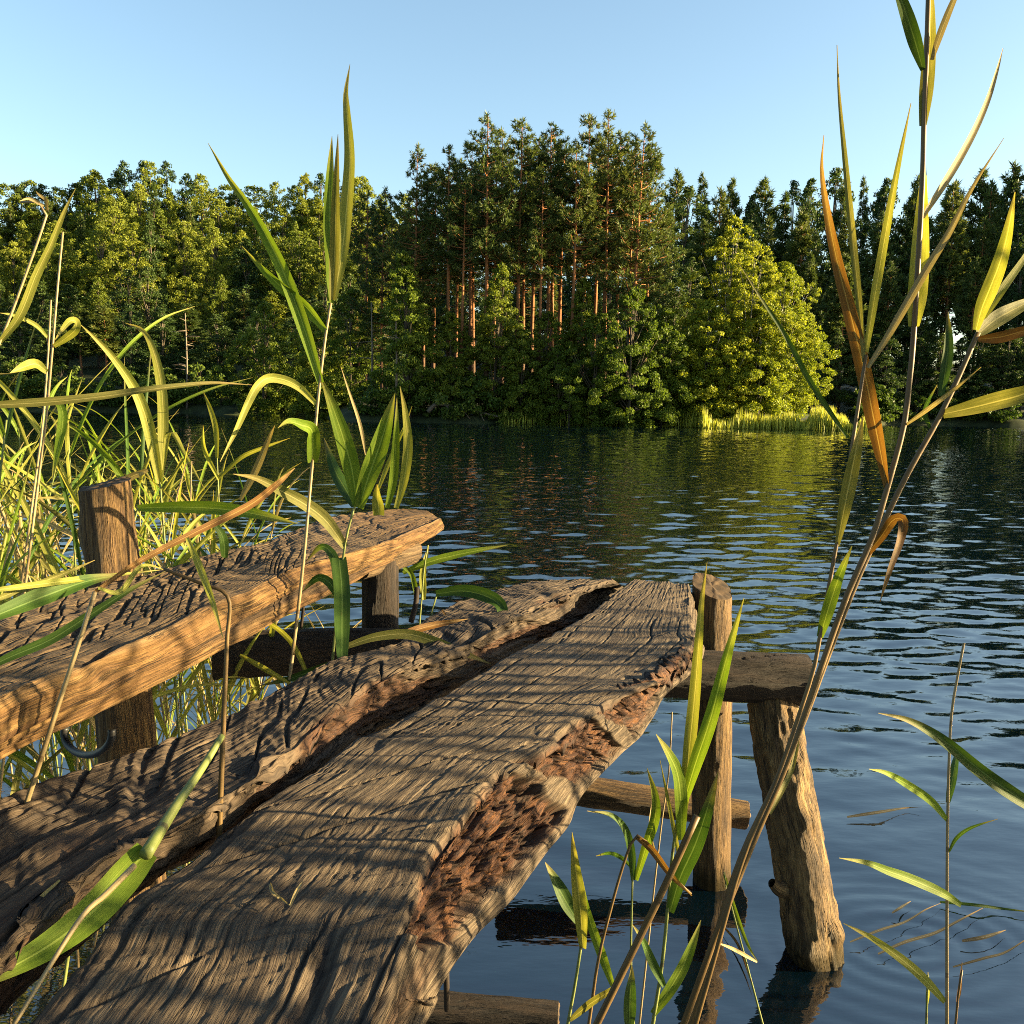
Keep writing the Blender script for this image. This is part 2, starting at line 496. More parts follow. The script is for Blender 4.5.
def disp_a(I):
    U, V, part, t = I['U'], I['V'], I['part'], I['t']
    top, right = part == 0, part == 1
    h = 0.0009 * transverse(U, V, 125, 1) + 0.0020 * transverse(U, V, 34, 5, 0.9) + 0.0035 * fbm(U * 4, V * 7, 2, 2)
    h += 0.0008 * fbm(U * 14, V * 260, 4, 2)
    fc = grain_cracks(U, V, 4.5, 75, 121, 0.10, 0.008) * sstep(-0.1, 0.35, fbm(U * 5, V * 9, 131, 3))
    xc = np.exp(-(vnoise((U + 0.5 * V + 0.01 * fbm(U * 6, V * 9, 5, 2)) * 70, V * 4, 201) / 0.13) ** 2) * sstep(-0.1, 0.3, fbm(U * 5, V * 6, 211, 3))
    h -= 0.0017 * fc + 0.0012 * xc * top
    cr = grain_cracks(U, V, 1.1, 15, 21, 0.03) * sstep(0.0, 0.4, fbm(U * 3, V * 5, 31, 2))
    cr2 = grain_cracks(U + 1.3 * V, V * 0.3, 8, 5, 41, 0.045) * sstep(0.1, 0.5, fbm(U * 3, V * 9, 8, 2)) * top
    h -= 0.006 * cr + 0.005 * cr2
    h = np.where(right, 0.004 * fbm(U * 4, V * 45, 44, 3) + 0.0015 * fbm(U * 12, V * 200, 4, 2), h)
    # brown rot in the right flank: three long hollows under a hard lip, above a sound lower edge
    zone = 0.75 * box(U, 0.60, 1.10) + 1.0 * box(U, 1.15, 1.335, 0.025) + 1.15 * box(U, 1.40, 1.76, 0.035)
    wob = 0.35 * fbm(U * 8, V * 16, 6, 4)
    edge = np.where(top, (1 - t) * 0.25, 0)
    low = np.where(right, 1 - sstep(0.72, 0.86, t + 0.10 * fbm(U * 9, 0.7, 3, 3)), 1.0)
    rot = sstep(0.35, 0.62, zone + wob) * low * np.where(top, sstep(0.016, 0.002, edge - 0.010 * fbm(U * 14, 0.2, 9, 4)), right * 1.0)
    ch = fbm(U * 12, V * 75, 13, 4, 0.65)
    cube = np.minimum(np.abs(vnoise(U * 42, V * 26, 19)), np.abs(vnoise(U * 10, V * 95, 29)))
    h -= rot * (0.010 + 0.014 * np.clip(ch + 0.4, 0, 1.4) + 0.014 * np.exp(-(cube / 0.06) ** 2))
    # splintered long grain on the near right flank
    tend = sstep(1.74, 1.86, U + 0.05 * fbm(U * 6, V * 20, 5, 2))
    spl = (right | (top & (edge < 0.07))) * tend
    gs = grain_cracks(U, V, 1.8, 34, 77, 0.16, 0.006)
    h -= spl * 0.012 * np.clip(gs + 0.35 * fbm(U * 2.5, V * 60, 4, 2), 0, 1.3)
    h = np.where(part == 3, h + 0.003 * fbm(U * 6, V * 50, 4, 3), h)
    crev = np.clip(cr * 0.9 + cr2 * 0.8 + fc * 0.5 * top + 0.45 * xc * top + rot * (0.8 * np.exp(-(cube / 0.05) ** 2) + 0.8 * sstep(0.15, 0.7, ch)) + spl * gs * 0.6, 0, 1)
    tone = np.clip(0.75 * spl * sstep(-0.1, .4, fbm(U * 4, V * 12, 61, 3)), 0, 1)
    return h, np.clip(rot + tone * 0.5, 0, 1), crev, 0 * h


def disp_b(I):
    U, V, part, t = I['U'], I['V'], I['part'], I['t']
    top, right = part == 0, part == 1
    h = 0.0024 * transverse(U, V, 30, 11, -0.5) + 0.0012 * transverse(U, V, 110, 12, -0.5) + 0.005 * fbm(U * 3.5, V * 6, 12, 2) + 0.0010 * fbm(U * 14, V * 220, 14, 2)
    fc = grain_cracks(U - 0.5 * V, V, 7, 60, 141, 0.12, 0.010) * sstep(-0.15, 0.3, fbm(U * 5, V * 9, 151, 3))
    h -= 0.003 * fc
    cr = grain_cracks(U - 0.9 * V, V, 13, 4, 51, 0.08, 0.03) * sstep(-0.15, 0.35, fbm(U * 4, V * 7, 71, 2)) * top
    cr2 = grain_cracks(U, V, 1.5, 20, 55, 0.045, 0.02) * sstep(-0.1, 0.3, fbm(U * 5, V * 5, 72, 2))
    h -= 0.0075 * cr + 0.008 * cr2
    edge = np.where(top, (1 - t) * 0.25, 0)
    reach = 0.012 + 0.014 * fbm(U * 7, 0.9, 16, 4) + 0.03 * np.exp(-((U - 0.25) / 0.12) ** 2) + 0.012 * np.exp(-((U - 0.75) / 0.2) ** 2)
    rot = np.where(top, sstep(0.014, -0.006, edge - reach), right * sstep(-0.45, 0.1, fbm(U * 5, V * 14, 15, 3) + 0.15))
    ch = fbm(U * 12, V * 55, 23, 4, 0.6)
    cube = np.abs(vnoise(U * 14, V * 75, 39))
    h = h - rot * (0.006 + 0.011 * np.clip(ch + 0.4, 0, 1.4) + 0.012 * np.exp(-(cube / 0.07) ** 2))
    hole = np.exp(-(((U - 0.15) / 0.10) ** 2 + ((t - 0.45) / 0.3) ** 2)) * right
    h -= 0.055 * hole
    nr = sstep(1.30, 1.6, U + 0.1 * fbm(U * 4, V * 9, 3, 2))
    gs = grain_cracks(U, V, 1.8, 24, 97, 0.2, 0.008)
    h -= nr * 0.010 * np.clip(gs + 0.2, 0, 1.2) * top
    crev = np.clip(cr * 0.7 + cr2 * 0.8 + fc * 0.55 * top + rot * (0.7 * np.exp(-(cube / 0.06) ** 2) + 0.6 * sstep(0.2, 0.8, ch)) + hole + nr * gs * 0.5, 0, 1)
    rcol = rot * sstep(-0.1, 0.4, fbm(U * 4, V * 9, 5, 3)) + 0.5 * nr * sstep(0.1, 0.5, fbm(U * 5, V * 11, 65, 3)) * top
    return h, np.clip(rcol, 0, 1) * 0.8, crev, 0 * h


def disp_n(I):
    U, V, part, t = I['U'], I['V'], I['part'], I['t']
    top, right = part == 0, part == 1
    wr = sstep(0.55, 1.0, U)
    h = 0.0009 * transverse(U, V, 120, 31, 0.2) + 0.002 * transverse(U, V, 26, 35, -0.2) + 0.0035 * fbm(U * 5, V * 7, 32, 2) + 0.0009 * fbm(U * 14, V * 200, 34, 2)
    fc = grain_cracks(U - 0.4 * V, V, 8, 60, 161, 0.12, 0.012) * sstep(-0.15, 0.3, fbm(U * 5, V * 9, 171, 3)) * top
    h -= 0.003 * fc
    cr = grain_cracks(U - 0.6 * V, V, 42, 11, 81, 0.15, 0.05) * wr * sstep(-0.35, 0.2, fbm(U * 5, V * 8, 91, 2))
    cr2 = grain_cracks(U, V, 2.0, 20, 85, 0.05, 0.02) * sstep(0, 0.4, fbm(U * 4, V * 5, 92, 2)) * top
    h = np.where(top, h - 0.008 * cr - 0.005 * cr2, h * 0.35)
    cr = cr * top
    h = np.where(right, h + 0.014 * np.sin(np.pi * np.clip(t, 0, 1)) + 0.007 * fbm(U * 3.2, V * 9, 33, 3) + 0.0034 * fbm(U * 3, V * 75, 36, 3), h)
    split = grain_cracks(U, V, 0.9, 18, 99, 0.04, 0.02) * right
    h -= 0.007 * split
    notch = np.exp(-(((U - 1.47) / 0.03) ** 2)) * ((top & (t > 0.93)) | (right & (t < 0.35)))
    h -= 0.010 * notch
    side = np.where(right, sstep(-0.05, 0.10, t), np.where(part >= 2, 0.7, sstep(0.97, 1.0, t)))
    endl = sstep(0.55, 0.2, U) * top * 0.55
    crev = np.clip(cr * 0.75 + cr2 + fc * 0.5 + split * 0.9 + notch * 0.3, 0, 1)
    return h, 0 * h, crev, np.clip(np.maximum(side, endl), 0, 1)


A_L = [(634, 579), (600, 606), (553, 635), (514, 652), (467, 682), (428, 704), (389, 724), (351, 741), (321, 765), (264, 798), (228, 827), (189, 858), (145, 889), (114, 915), (44, 1010)]
A_R = [(689, 584), (690, 610), (691, 634), (699, 643), (676, 672), (645, 690), (612, 704), (580, 728), (553, 750), (522, 764), (487, 792), (462, 828), (442, 858), (420, 905), (397, 960), (372, 1024)]
A_B = [(697, 606), (698, 640), (705, 650), (694, 672), (664, 697), (647, 727), (620, 758), (586, 797), (573, 830), (545, 864), (522, 893), (478, 934), (451, 973), (435, 1001), (424, 1030)]
B_L = [(528, 582), (487, 592), (450, 605), (420, 622), (398, 643), (332, 664), (273, 690), (219, 717), (148, 744), (105, 760), (59, 776), (0, 798), (-60, 828)]
B_R = [(613, 580), (590, 588), (556, 599), (530, 612), (506, 622), (467, 645), (428, 660), (392, 676), (360, 694), (332, 715), (289, 757), (240, 789), (192, 818), (123, 858), (88, 885), (40, 925), (0, 962), (-40, 1003)]
B_B = [(622, 590), (600, 612), (565, 630), (535, 643), (508, 655), (470, 678), (430, 699), (395, 718), (362, 735), (335, 755), (290, 790), (240, 822), (195, 852), (135, 893), (95, 925), (50, 968), (10, 1005), (-30, 1050)]
N_L = [(425, 510), (397, 509), (358, 512), (328, 517), (297, 528), (265, 541), (219, 552), (180, 563), (137, 576), (98, 586), (55, 598), (20, 609), (0, 616), (-60, 636)]
N_R = [(441, 518), (420, 527), (386, 542), (362, 549), (326, 559), (293, 568), (269, 580), (242, 594), (207, 606), (164, 630), (117, 650), (78, 668), (47, 679), (0, 701), (-60, 733)]
N_B = [(440, 530), (424, 543), (392, 563), (354, 584), (308, 608), (254, 635), (219, 650), (156, 686), (98, 717), (39, 744), (0, 764), (-60, 797)]

me = slab('deck_plank', A_L, A_R, A_B, ZA, TA, 1150, disp_a, MW_DECK, ext=0.45)
o = link('deck_plank', me)
tag(o, 'right-hand weathered plank of the jetty with a crumbling orange rotten edge', 'plank')
B_B = [(x + 14, y + 4) for x, y in B_B]
me = slab('deck_plank', B_L, B_R, B_B, ZB, TA, 900, disp_b, MW_DECK2, ext=0.35)
o = link('deck_plank', me)
tag(o, 'cracked grey jetty plank lying between the bench and the rotten-edged plank', 'plank')
bench = empty('bench', Pz(100, 650, ZN))
tag(bench, 'low wooden bench slab with golden lit edge on round posts left of the jetty', 'bench')


def under(o, p):
    o.parent = p
    o.matrix_parent_inverse = Matrix.Translation(-Vector(p.location))
    return o


under(link('seat', slab('seat', N_L, N_R, N_B, ZN, TN, 900, disp_n, MW_BENCH, ext=0.3)), bench)


# ------------------------------------------------------------------ posts and beams
def log_part(name, path, rad, mat, parent, seed, bumps=0.06, ns=56, n=150, knots=(), ends=True, crack=0.5, tilt=None, peel=0.0):
    """a displaced round log with cut ends as a part of their own"""
    p = resample(path, n)
    rr = np.interp(np.linspace(0, 1, n), np.linspace(0, 1, len(rad)), rad)
    L = np.concatenate([[0], np.cumsum(np.linalg.norm(np.diff(p, axis=0), axis=1))])
    an = np.arange(ns) / ns * 2 * math.pi
    A, Lg = np.meshgrid(an, L)
    cx, sx = np.cos(A), np.sin(A)
    k = rr.mean()
    h = bumps * fbm(cx * 1.3 + seed, sx * 1.3, Lg * 5, 4) + 0.018 * fbm(cx * 9 + seed, sx * 9, Lg * 14, 3)
    h += peel * 0.12 * sstep(0.0, 0.15, fbm(cx * 1.8 + seed * 2, sx * 1.8, Lg * 7, 3)) + peel * 0.05 * vnoise(cx * 6, sx * 6, Lg * 45)
    cr = np.exp(-((np.mod(A + 0.5 * fbm(Lg * 4, seed, 0, 3), 2 * math.pi / 3) - 1.0) / 0.035) ** 2) * sstep(-0.1, 0.3, fbm(Lg * 5, seed + 5, 0, 2)) * crack
    h -= 0.10 * cr
    for (l, a, s, am) in knots:
        da = np.angle(np.exp(1j * (A - a)))
        q = ((Lg - l) / s) ** 2 + (da * k / s) ** 2
        h += am * np.exp(-q)
    radm = rr[:, None] * (1 + h)
    V, Fs, uv = tube(p, radm, ns, caps=False)
    uv[:, 1] *= 2 * math.pi * k
    if tilt is not None:
        e = np.array([tilt[0], tilt[1], 0.0])
        off = ((V.reshape(n, ns, 3) - p[:, None]) * e).sum(2) * np.clip(1 - L / 0.14, 0, 1)[:, None]
        V = (V.reshape(n, ns, 3) + off[..., None] * np.array([0, 0, 1.0])).reshape(-1, 3)
    me = mesh_np(name, V, [Fs[0]], mat, True, uv, dict(rot=np.zeros(len(V)), crev=np.clip(cr, 0, 1).ravel() * 0.9, side=np.zeros(len(V))))
    o = link(name, me)
    if parent: under(o, parent)
    if ends:
        ring = V.reshape(n, ns, 3)
        rings = [0.0, 0.15, 0.4, 0.7, 0.93, 1.0]
        for e, end in enumerate((0, n - 1)):
            c = ring[end].mean(0)
            T = norm(p[end] - p[1 if end == 0 else n - 2])
            VV, uvs = [], []
            for q in rings[1:]:
                off = 0.004 * vnoise(np.cos(an) * q * 6 + seed, np.sin(an) * q * 6, e) * (1 if q < 1 else 0)
                VV.append(c + (ring[end] - c) * q + T * (off[:, None] + (0.0 if q < 1 else -0.001)))
            VV = np.vstack(VV + [c[None]])
            nn = len(rings) - 1
            j = np.arange(ns); j2 = (j + 1) % ns
            Q = np.vstack([np.stack([i * ns + j, i * ns + j2, (i + 1) * ns + j2, (i + 1) * ns + j], 1) for i in range(nn - 1)])
            Tt = np.stack([np.full(ns, nn * ns), j2, j], 1)
            eo = link('cut_end', mesh_np('cut_end', VV, [Q, Tt], M_END, True))
            eo.parent = o
    return o


def vert_path(xt, yt, xb, yb, d, z_bottom, dtop=None):
    a = P(xt, yt, dtop or d)
    b = P(xb, yb, d)
    t = (z_bottom - a[2]) / (b[2] - a[2])
    return [a, a + (b - a) * t * 0.33, a + (b - a) * t * 0.66, a + (b - a) * t]


wl = Pz(711, 881, 0.0)
d1 = float(np.dot(wl - CAM, fwd))
print('P1 depth', d1, 'z at top', P(712, 580, d1)[2])
wl2 = Pz(816, 955, 0.0)
d2 = float(np.dot(wl2 - CAM, fwd))

post = empty('mooring_post', (wl[0], wl[1], 0))
tag(post, 'upright round post with a slanted cut top at the far right corner of the jetty', 'post')
log_part('trunk', vert_path(712, 586, 711, 881, d1, -0.6), [0.055, 0.054, 0.052, 0.051, 0.053, 0.05], MW_POST, post, 3.1, 0.05, knots=[(0.27, 1.2, 0.03, 0.12), (0.8, 0.4, 0.012, 0.12)], crack=0.4, tilt=(-0.25, 0.55))

b2 = empty('leaning_post', (wl2[0], wl2[1], 0))
tag(b2, 'thick leaning post with peeling bark standing in the water under the crossbeam end', 'post')
tp = P(772, 708, 2.36)
dirv = (wl2 - tp)
log_part('trunk', [tp + (tp - wl2) * 0.03, tp + dirv * 0.5 + np.array([0.004, 0, 0]), wl2, wl2 + dirv * 0.45],
         [0.062, 0.063, 0.064, 0.065, 0.061, 0.058, 0.055], MW_POST2, b2, 8.7, 0.05, ns=80, n=220,
         knots=[(0.60, 1.9, 0.03, 0.4), (0.56, 0.5, 0.025, 0.3), (0.50, 5.4, 0.035, 0.2), (0.30, 0.9, 0.025, 0.15)], crack=0.6, peel=0.55)
stub_at = tp + dirv * 0.74
so = log_part('branch_stub', [stub_at + np.array([-0.03, -0.02, 0.0]), stub_at + np.array([-0.07, -0.035, 0.012]), stub_at + np.array([-0.092, -0.04, 0.03])], [0.02, 0.018, 0.011], MW_POST2, b2, 4.4, 0.15, ns=20, n=24, ends=False, crack=0)

xb = empty('crossbeam', P(520, 665, 2.34))
tag(xb, 'dark log beam running under the plank ends and out to the leaning post', 'beam')
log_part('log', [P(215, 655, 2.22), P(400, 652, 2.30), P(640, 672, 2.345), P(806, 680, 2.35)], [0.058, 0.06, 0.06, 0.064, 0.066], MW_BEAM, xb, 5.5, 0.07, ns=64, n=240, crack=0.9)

lb = empty('low_crossbar', P(660, 800, d1 + 0.11))
tag(lb, 'thin brown bar tied low behind the corner post just above the water', 'beam')
log_part('log', [P(500, 778, d1 + 0.12), P(590, 792, d1 + 0.115), P(746, 815, d1 + 0.11)], [0.044, 0.042, 0.040], MW_POST, lb, 6.9, 0.06, n=90, crack=0.6)

nbm = empty('near_crossbeam', Pz(450, 1015, 0.25))
tag(nbm, 'dark half-sunken timber at the bottom edge below the rotten plank', 'beam')
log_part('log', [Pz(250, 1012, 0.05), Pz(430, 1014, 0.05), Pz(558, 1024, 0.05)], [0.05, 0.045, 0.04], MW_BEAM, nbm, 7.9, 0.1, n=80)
tw = link('iron_rod', mesh_np('iron_rod', *tube([P(446, 960, 1.45), P(447, 1010, 1.48)], 0.005, 8)[:2], MW_BEAM, True))
tag(tw, 'thin dark rod sticking up from the half-sunken timber', 'rod')

# bench supports
d3 = 1.70
log_part('post', vert_path(106, 484, 126, 735, d3, -0.6), [0.045, 0.05, 0.048, 0.05, 0.05], MW_POST, bench, 1.7, 0.08, n=170,
         knots=[(0.085, 4.0, 0.025, -0.30), (0.075, 3.6, 0.04, 0.22), (0.10, 3.0, 0.03, 0.15)], crack=0.6, tilt=(0.1, 0.25))
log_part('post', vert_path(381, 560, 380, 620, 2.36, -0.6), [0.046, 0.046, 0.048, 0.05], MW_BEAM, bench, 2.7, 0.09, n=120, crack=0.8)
log_part('support_block', [P(360, 568, 2.28), P(385, 560, 2.36), P(414, 552, 2.46)], [0.03, 0.035, 0.03], MW_BENCH, bench, 9.9, 0.1, n=40)
ring = [P(88 - 24 * math.cos(a), 733 + 22 * math.sin(a), 1.35 + 0.05 * math.cos(a)) for a in np.linspace(-0.25, 3.3, 14)]
o = link('rubber_hose', mesh_np('rubber_hose', *tube(resample(ring, 60), 0.0055, 12)[:2], M_BLACK, True))
tag(o, 'loop of black hose hanging under the bench beside its left post', 'hose')
for a, b, r_, lab in [((302, 588, 2.2), (301, 628, 2.22), 0.004, 'thin straight brown twig standing beside the far bench post'),
                      ((417, 588, 2.3), (411, 622, 2.26), 0.007, 'short broken dark twig standing right of the far bench post')]:
    o = link('twig', mesh_np('twig', *tube(resample([P(*a), (P(*a) + P(*b)) / 2 + np.array([0.004, 0, 0]), P(*b)], 12), r_, 8)[:2], MW_BEAM, True))
    tag(o, lab, 'twig')


# ------------------------------------------------------------------ reeds
def leaf_mesh(mid, w, fold=0.35, twist=0.0, base_w=0.45, ruffle=0.0, seed=0.0, peak=0.28):
    n = max(14, len(mid) * 4)
    p = resample(mid, n)
    T = norm(np.gradient(p, axis=0))
    vw = norm(CAM - p.mean(0))
    S = norm(np.cross(T, np.broadcast_to(vw, T.shape)))
    for k in range(1, n):
        if np.dot(S[k], S[k - 1]) < 0: S[k] = -S[k]
    ker = np.hanning(9)[1:-1]; ker /= ker.sum()
    Sp = np.vstack([S[:1].repeat(3, 0), S, S[-1:].repeat(3, 0)])
    S = norm(np.stack([np.convolve(Sp[:, c], ker, 'valid') for c in range(3)], 1))
    B = np.cross(S, T)
    s = np.linspace(0, 1, n)
    tw = twist * (0.4 + s) + ruffle * np.sin(s * 7 + seed)
    S2 = S * np.cos(tw)[:, None] + B * np.sin(tw)[:, None]
    B2 = -S * np.sin(tw)[:, None] + B * np.cos(tw)[:, None]
    wd = np.where(s < peak, base_w + (1 - base_w) * np.sin(s / peak * math.pi / 2), np.cos((s - peak) / (1 - peak) * math.pi / 2) ** 0.85)
    wd = np.maximum(wd * w / 2, 0.0004)
    cs = np.array([-1, -0.55, 0, 0.55, 1.0])
    fo = fold * np.abs(cs)
    V = p[:, None] + S2[:, None] * (cs[None, :, None] * wd[:, None, None]) + B2[:, None] * (fo[None, :, None] * wd[:, None, None])
    m = 5
    i = np.arange(n - 1)[:, None] * m; j = np.arange(m - 1)[None]
    Q = np.stack([i + j, i + j + 1, i + m + j + 1, i + m + j], -1).reshape(-1, 4)
    uv = np.stack([np.repeat(s, m), np.tile((cs + 1) / 2, n)], 1)
    return V.reshape(-1, 3), [Q], uv


def reed(label, stem, leaves, group=None, smat='g', r=0.004, d=1.0, root=True, r_top=None, name='reed', cat='reed'):
    """stem and leaves are pixel runs at distance d (a third number in a point overrides or shifts it)"""
    def w3(p, base):
        return P(p[0], p[1], base + (p[2] if len(p) > 2 else 0))
    sp = [w3(p, d) for p in stem]
    if root and sp[0][2] > -0.05:
        k = norm(sp[0] - sp[1])
        k[2] = min(k[2], -0.5); k = norm(k)
        low = sp[0] + k * ((sp[0][2] + 0.12) / -k[2])
        sp = [low] + sp
    top = empty(name, sp[0])
    tag(top, label, cat, group)
    n = max(20, len(sp) * 6)
    path = resample(sp, n)
    V, Fs, uv = tube(path, np.linspace(r, r_top or r * 0.55, n), 10)
    under(link('stem', mesh_np('stem', V, Fs, STEM[smat], True, uv)), top)
    for lf in leaves:
        pts, wpx, mt = lf[:3]
        op = lf[3] if len(lf) > 3 else {}
        dd = op.get('d', d)
        k = len(pts)
        dt = op.get('dt', random.uniform(-0.12, 0.12) * d)
        mid = [P(q[0], q[1], dd + dt * (i / (k - 1)) ** 1.3 + (q[2] if len(q) > 2 else 0)) for i, q in enumerate(pts)]
        tw = op.get('tw', random.uniform(-0.45, 0.45))
        w = wpx * dd / F / max(0.8, math.cos(tw * 0.8)) * 0.87
        V, Fs, uv = leaf_mesh(mid, w, op.get('fold', random.uniform(0.2, 0.5)), tw, op.get('bw', 0.5), op.get('ruf', 0.12), random.uniform(0, 6), op.get('pk', 0.3))
        under(link('leaf', mesh_np('leaf', V, Fs, LEAF[mt], True, uv)), top)
    return top


# the tall clump on the right
reed('tallest reed of the right clump, rising out of the top of the frame',
     [(684, 1024), (716, 935), (752, 845), (786, 765), (815, 685), (846, 598), (872, 538), (889, 482), (904, 425), (909, 385), (914, 330), (922, 190), (924, 120), (927, 40), (930, -60)],
     [([(887, 490), (882, 460), (873, 415), (864, 370), (852, 320), (838, 265), (828, 215), (822, 170), (824, 135)], 17, 'r', dict(bw=0.3, pk=0.25, tw=0.2)),
      ([(923, 126), (926, 95), (929, 60), (931, 20), (930, -40)], 15, 'o', dict(pk=0.25, tw=0.3)),
      ([(923, 70), (917, 48), (909, 22), (900, -4), (888, -40)], 15, 'd', dict(bw=0.35)),
      ([(932, 60), (939, 38), (948, 14), (958, -10), (968, -40)], 8, 's'),
      ([(914, 327), (917, 300), (919, 270), (921, 235), (923, 195), (925, 155)], 21, 'y', dict(bw=0.55, pk=0.2, tw=0.1)),
      ([(922, 218), (940, 190), (958, 160), (975, 128), (988, 98), (997, 70), (1003, 48)], 9, 's'),
      ([(904, 426), (928, 409), (952, 391), (981, 367)], 5, 's')], 'reeds of the tall right clump', 'r', 0.0046, 0.95)
reed('reed of the right clump bending right with broad olive leaves past the frame edge',
     [(692, 1024), (735, 875), (772, 792), (803, 722), (828, 655), (858, 578), (884, 522), (908, 473), (943, 410), (978, 333)],
     [([(976, 330), (982, 308), (990, 288), (1000, 262), (1008, 232), (1015, 192)], 17, 'y', dict(bw=0.4)),
      ([(984, 318), (1003, 288), (1024, 258), (1046, 222)], 9, 'y'),
      ([(978, 334), (995, 320), (1015, 309), (1045, 294)], 19, 'o', dict(tw=0.1)),
      ([(978, 339), (1000, 337), (1024, 331), (1056, 324)], 13, 'r'),
      ([(943, 414), (966, 409), (995, 402), (1024, 394), (1064, 378)], 20, 'o', dict(tw=0.15, pk=0.5)),
      ([(941, 396), (945, 372), (948, 345), (948, 312)], 12, 'd', dict(pk=0.4)),
      ([(930, 428), (925, 410), (937, 385)], 5, 'd'),
      ([(866, 556), (880, 538), (893, 520), (903, 521), (899, 541), (890, 568), (880, 602)], 11, 'r', dict(ruf=0.5)),
      ([(770, 814), (782, 790), (793, 765), (802, 720)], 6, 'o')], 'reeds of the tall right clump', 'r', 0.0052, 1.0)
reed('slim reed of the right clump with thin pale leaves fanned above the lake',
     [(698, 1016), (742, 862), (777, 778), (800, 712), (814, 668), (820, 636), (829, 586), (838, 536), (844, 500), (853, 440), (866, 355)],
     [([(864, 362), (860, 310), (853, 240), (845, 160), (839, 95), (837, 45)], 8, 'o'),
      ([(866, 352), (875, 295), (886, 232), (897, 172), (911, 103)], 10, 'y'),
      ([(868, 368), (886, 340), (906, 306), (928, 268), (950, 232), (974, 186), (1004, 138)], 9, 's'),
      ([(820, 637), (828, 610), (838, 580), (852, 546)], 14, 'g', dict(pk=0.35)),
      ([(837, 546), (842, 520), (850, 480), (858, 440), (863, 416)], 15, 'o', dict(pk=0.45, bw=0.3)),
      ([(848, 438), (832, 415), (808, 378), (785, 335), (762, 300), (738, 262)], 6, 'd')], 'reeds of the tall right clump', 'r', 0.0034, 0.93)
# the stalk low on the right
reed('single thin reed with side leaves standing in open water at lower right',
     [(947, 1030), (947, 900), (948, 800), (951, 720), (957, 680), (964, 643)],
     [([(947, 820), (930, 800), (905, 783), (886, 773), (869, 769)], 9, 'g'),
      ([(948, 803), (952, 782), (956, 760), (959, 748)], 9, 'd'),
      ([(949, 852), (957, 838), (971, 828), (998, 819)], 4, 'd'),
      ([(961, 905), (942, 893), (910, 879), (888, 871), (867, 863), (839, 858)], 11, 'g'),
      ([(945, 1002), (925, 980), (905, 962), (885, 947), (870, 937), (843, 923)], 11, 'y')], None, 's', 0.0032, 1.3)
reed('reed outside the right edge whose broad dark leaf reaches in over the water',
     [(1075, 1010), (1070, 900), (1062, 815), (1052, 640), (1048, 520)],
     [([(1062, 822), (1035, 808), (1010, 792), (980, 770), (950, 745), (928, 730), (905, 719), (878, 713)], 16, 'd', dict(dt=-0.1))], None, 'g', 0.004, 1.15)
reed('short green shoot poking up at the bottom edge beside the single thin reed', [(926, 1030), (927, 1000), (928, 975)], [([(927, 1005), (928, 990), (928, 972)], 4, 'y')], None, 'g', 0.0028, 1.35)
reed('short red-brown shoot poking up at the bottom edge right of the thin reed', [(955, 1030), (958, 998), (962, 970)], [([(957, 1003), (960, 988), (962, 962)], 4, 'r')], None, 'r', 0.0028, 1.35)
# in front of the corner post
G_C = 'reeds growing in the water below the rotten plank'
reed('green reed with broad upright leaves crossing the corner post',
     [(652, 1030), (662, 965), (668, 905), (673, 850), (681, 800), (686, 760)],
     [([(684, 812), (688, 762), (695, 692), (699, 640), (702, 600), (707, 562)], 14, 'y', dict(tw=0.1)),
      ([(684, 802), (695, 765), (710, 720), (722, 675), (731, 642), (744, 598)], 16, 'g', dict(tw=-0.1)),
      ([(681, 840), (681, 805), (678, 776), (670, 756), (656, 734)], 15, 'g', dict(pk=0.45)),
      ([(670, 912), (680, 878), (695, 845), (707, 810), (718, 772)], 18, 'd', dict(pk=0.4)),
      ([(653, 1014), (668, 992), (682, 968), (692, 945), (701, 920)], 14, 'g', dict(pk=0.4)),
      ([(664, 986), (650, 958), (642, 940), (632, 924)], 10, 'd'),
      ([(682, 870), (672, 820), (664, 780), (660, 760)], 5, 'y')], G_C, 'g', 0.004, 1.42)
reed('thick red-brown cut reed stalk slanting across the water below the plank',
     [(592, 1034), (635, 947), (664, 888), (697, 816)], [], G_C, 'r', 0.0052, 1.25, r_top=0.0052)
reed('thin brown reed snapped over at its top beside the red-brown stalk',
     [(588, 1030), (598, 962), (611, 908), (625, 860), (636, 836), (650, 846), (668, 872), (691, 894)], [([(637, 838), (652, 850), (672, 876), (692, 896)], 8, 'r')], G_C, 'r', 0.0032, 1.36, r_top=0.002)
reed('reed with two broad pale and dark leaves close under the rotten plank',
     [(566, 1034), (575, 985), (582, 940)],
     [([(583, 948), (581, 915), (577, 880), (572, 832)], 15, 'y', dict(pk=0.35, tw=0.1)),
      ([(578, 922), (568, 905), (557, 885), (545, 862)], 16, 'd', dict(pk=0.4)),
      ([(613, 986), (603, 958), (593, 930), (586, 905), (581, 872)], 11, 'g'),
      ([(570, 1020), (590, 1004), (612, 990), (620, 984)], 8, 'o')], G_C, 'g', 0.004, 1.38)
reed('thin reed whose narrow leaf arches left over the dark reflection',
     [(634, 1030), (631, 960), (632, 900), (633, 860)],
     [([(633, 880), (631, 850), (624, 828), (610, 815), (587, 811)], 9, 'd'), ([(632, 868), (622, 858), (610, 853), (596, 856)], 5, 'd'),
      ([(636, 880), (645, 850), (655, 818), (655, 795), (647, 768)], 11, 'g', dict(pk=0.45)),
      ([(629, 1030), (630, 1000), (632, 965)], 14, 'd')], G_C, 'g', 0.0028, 1.45)
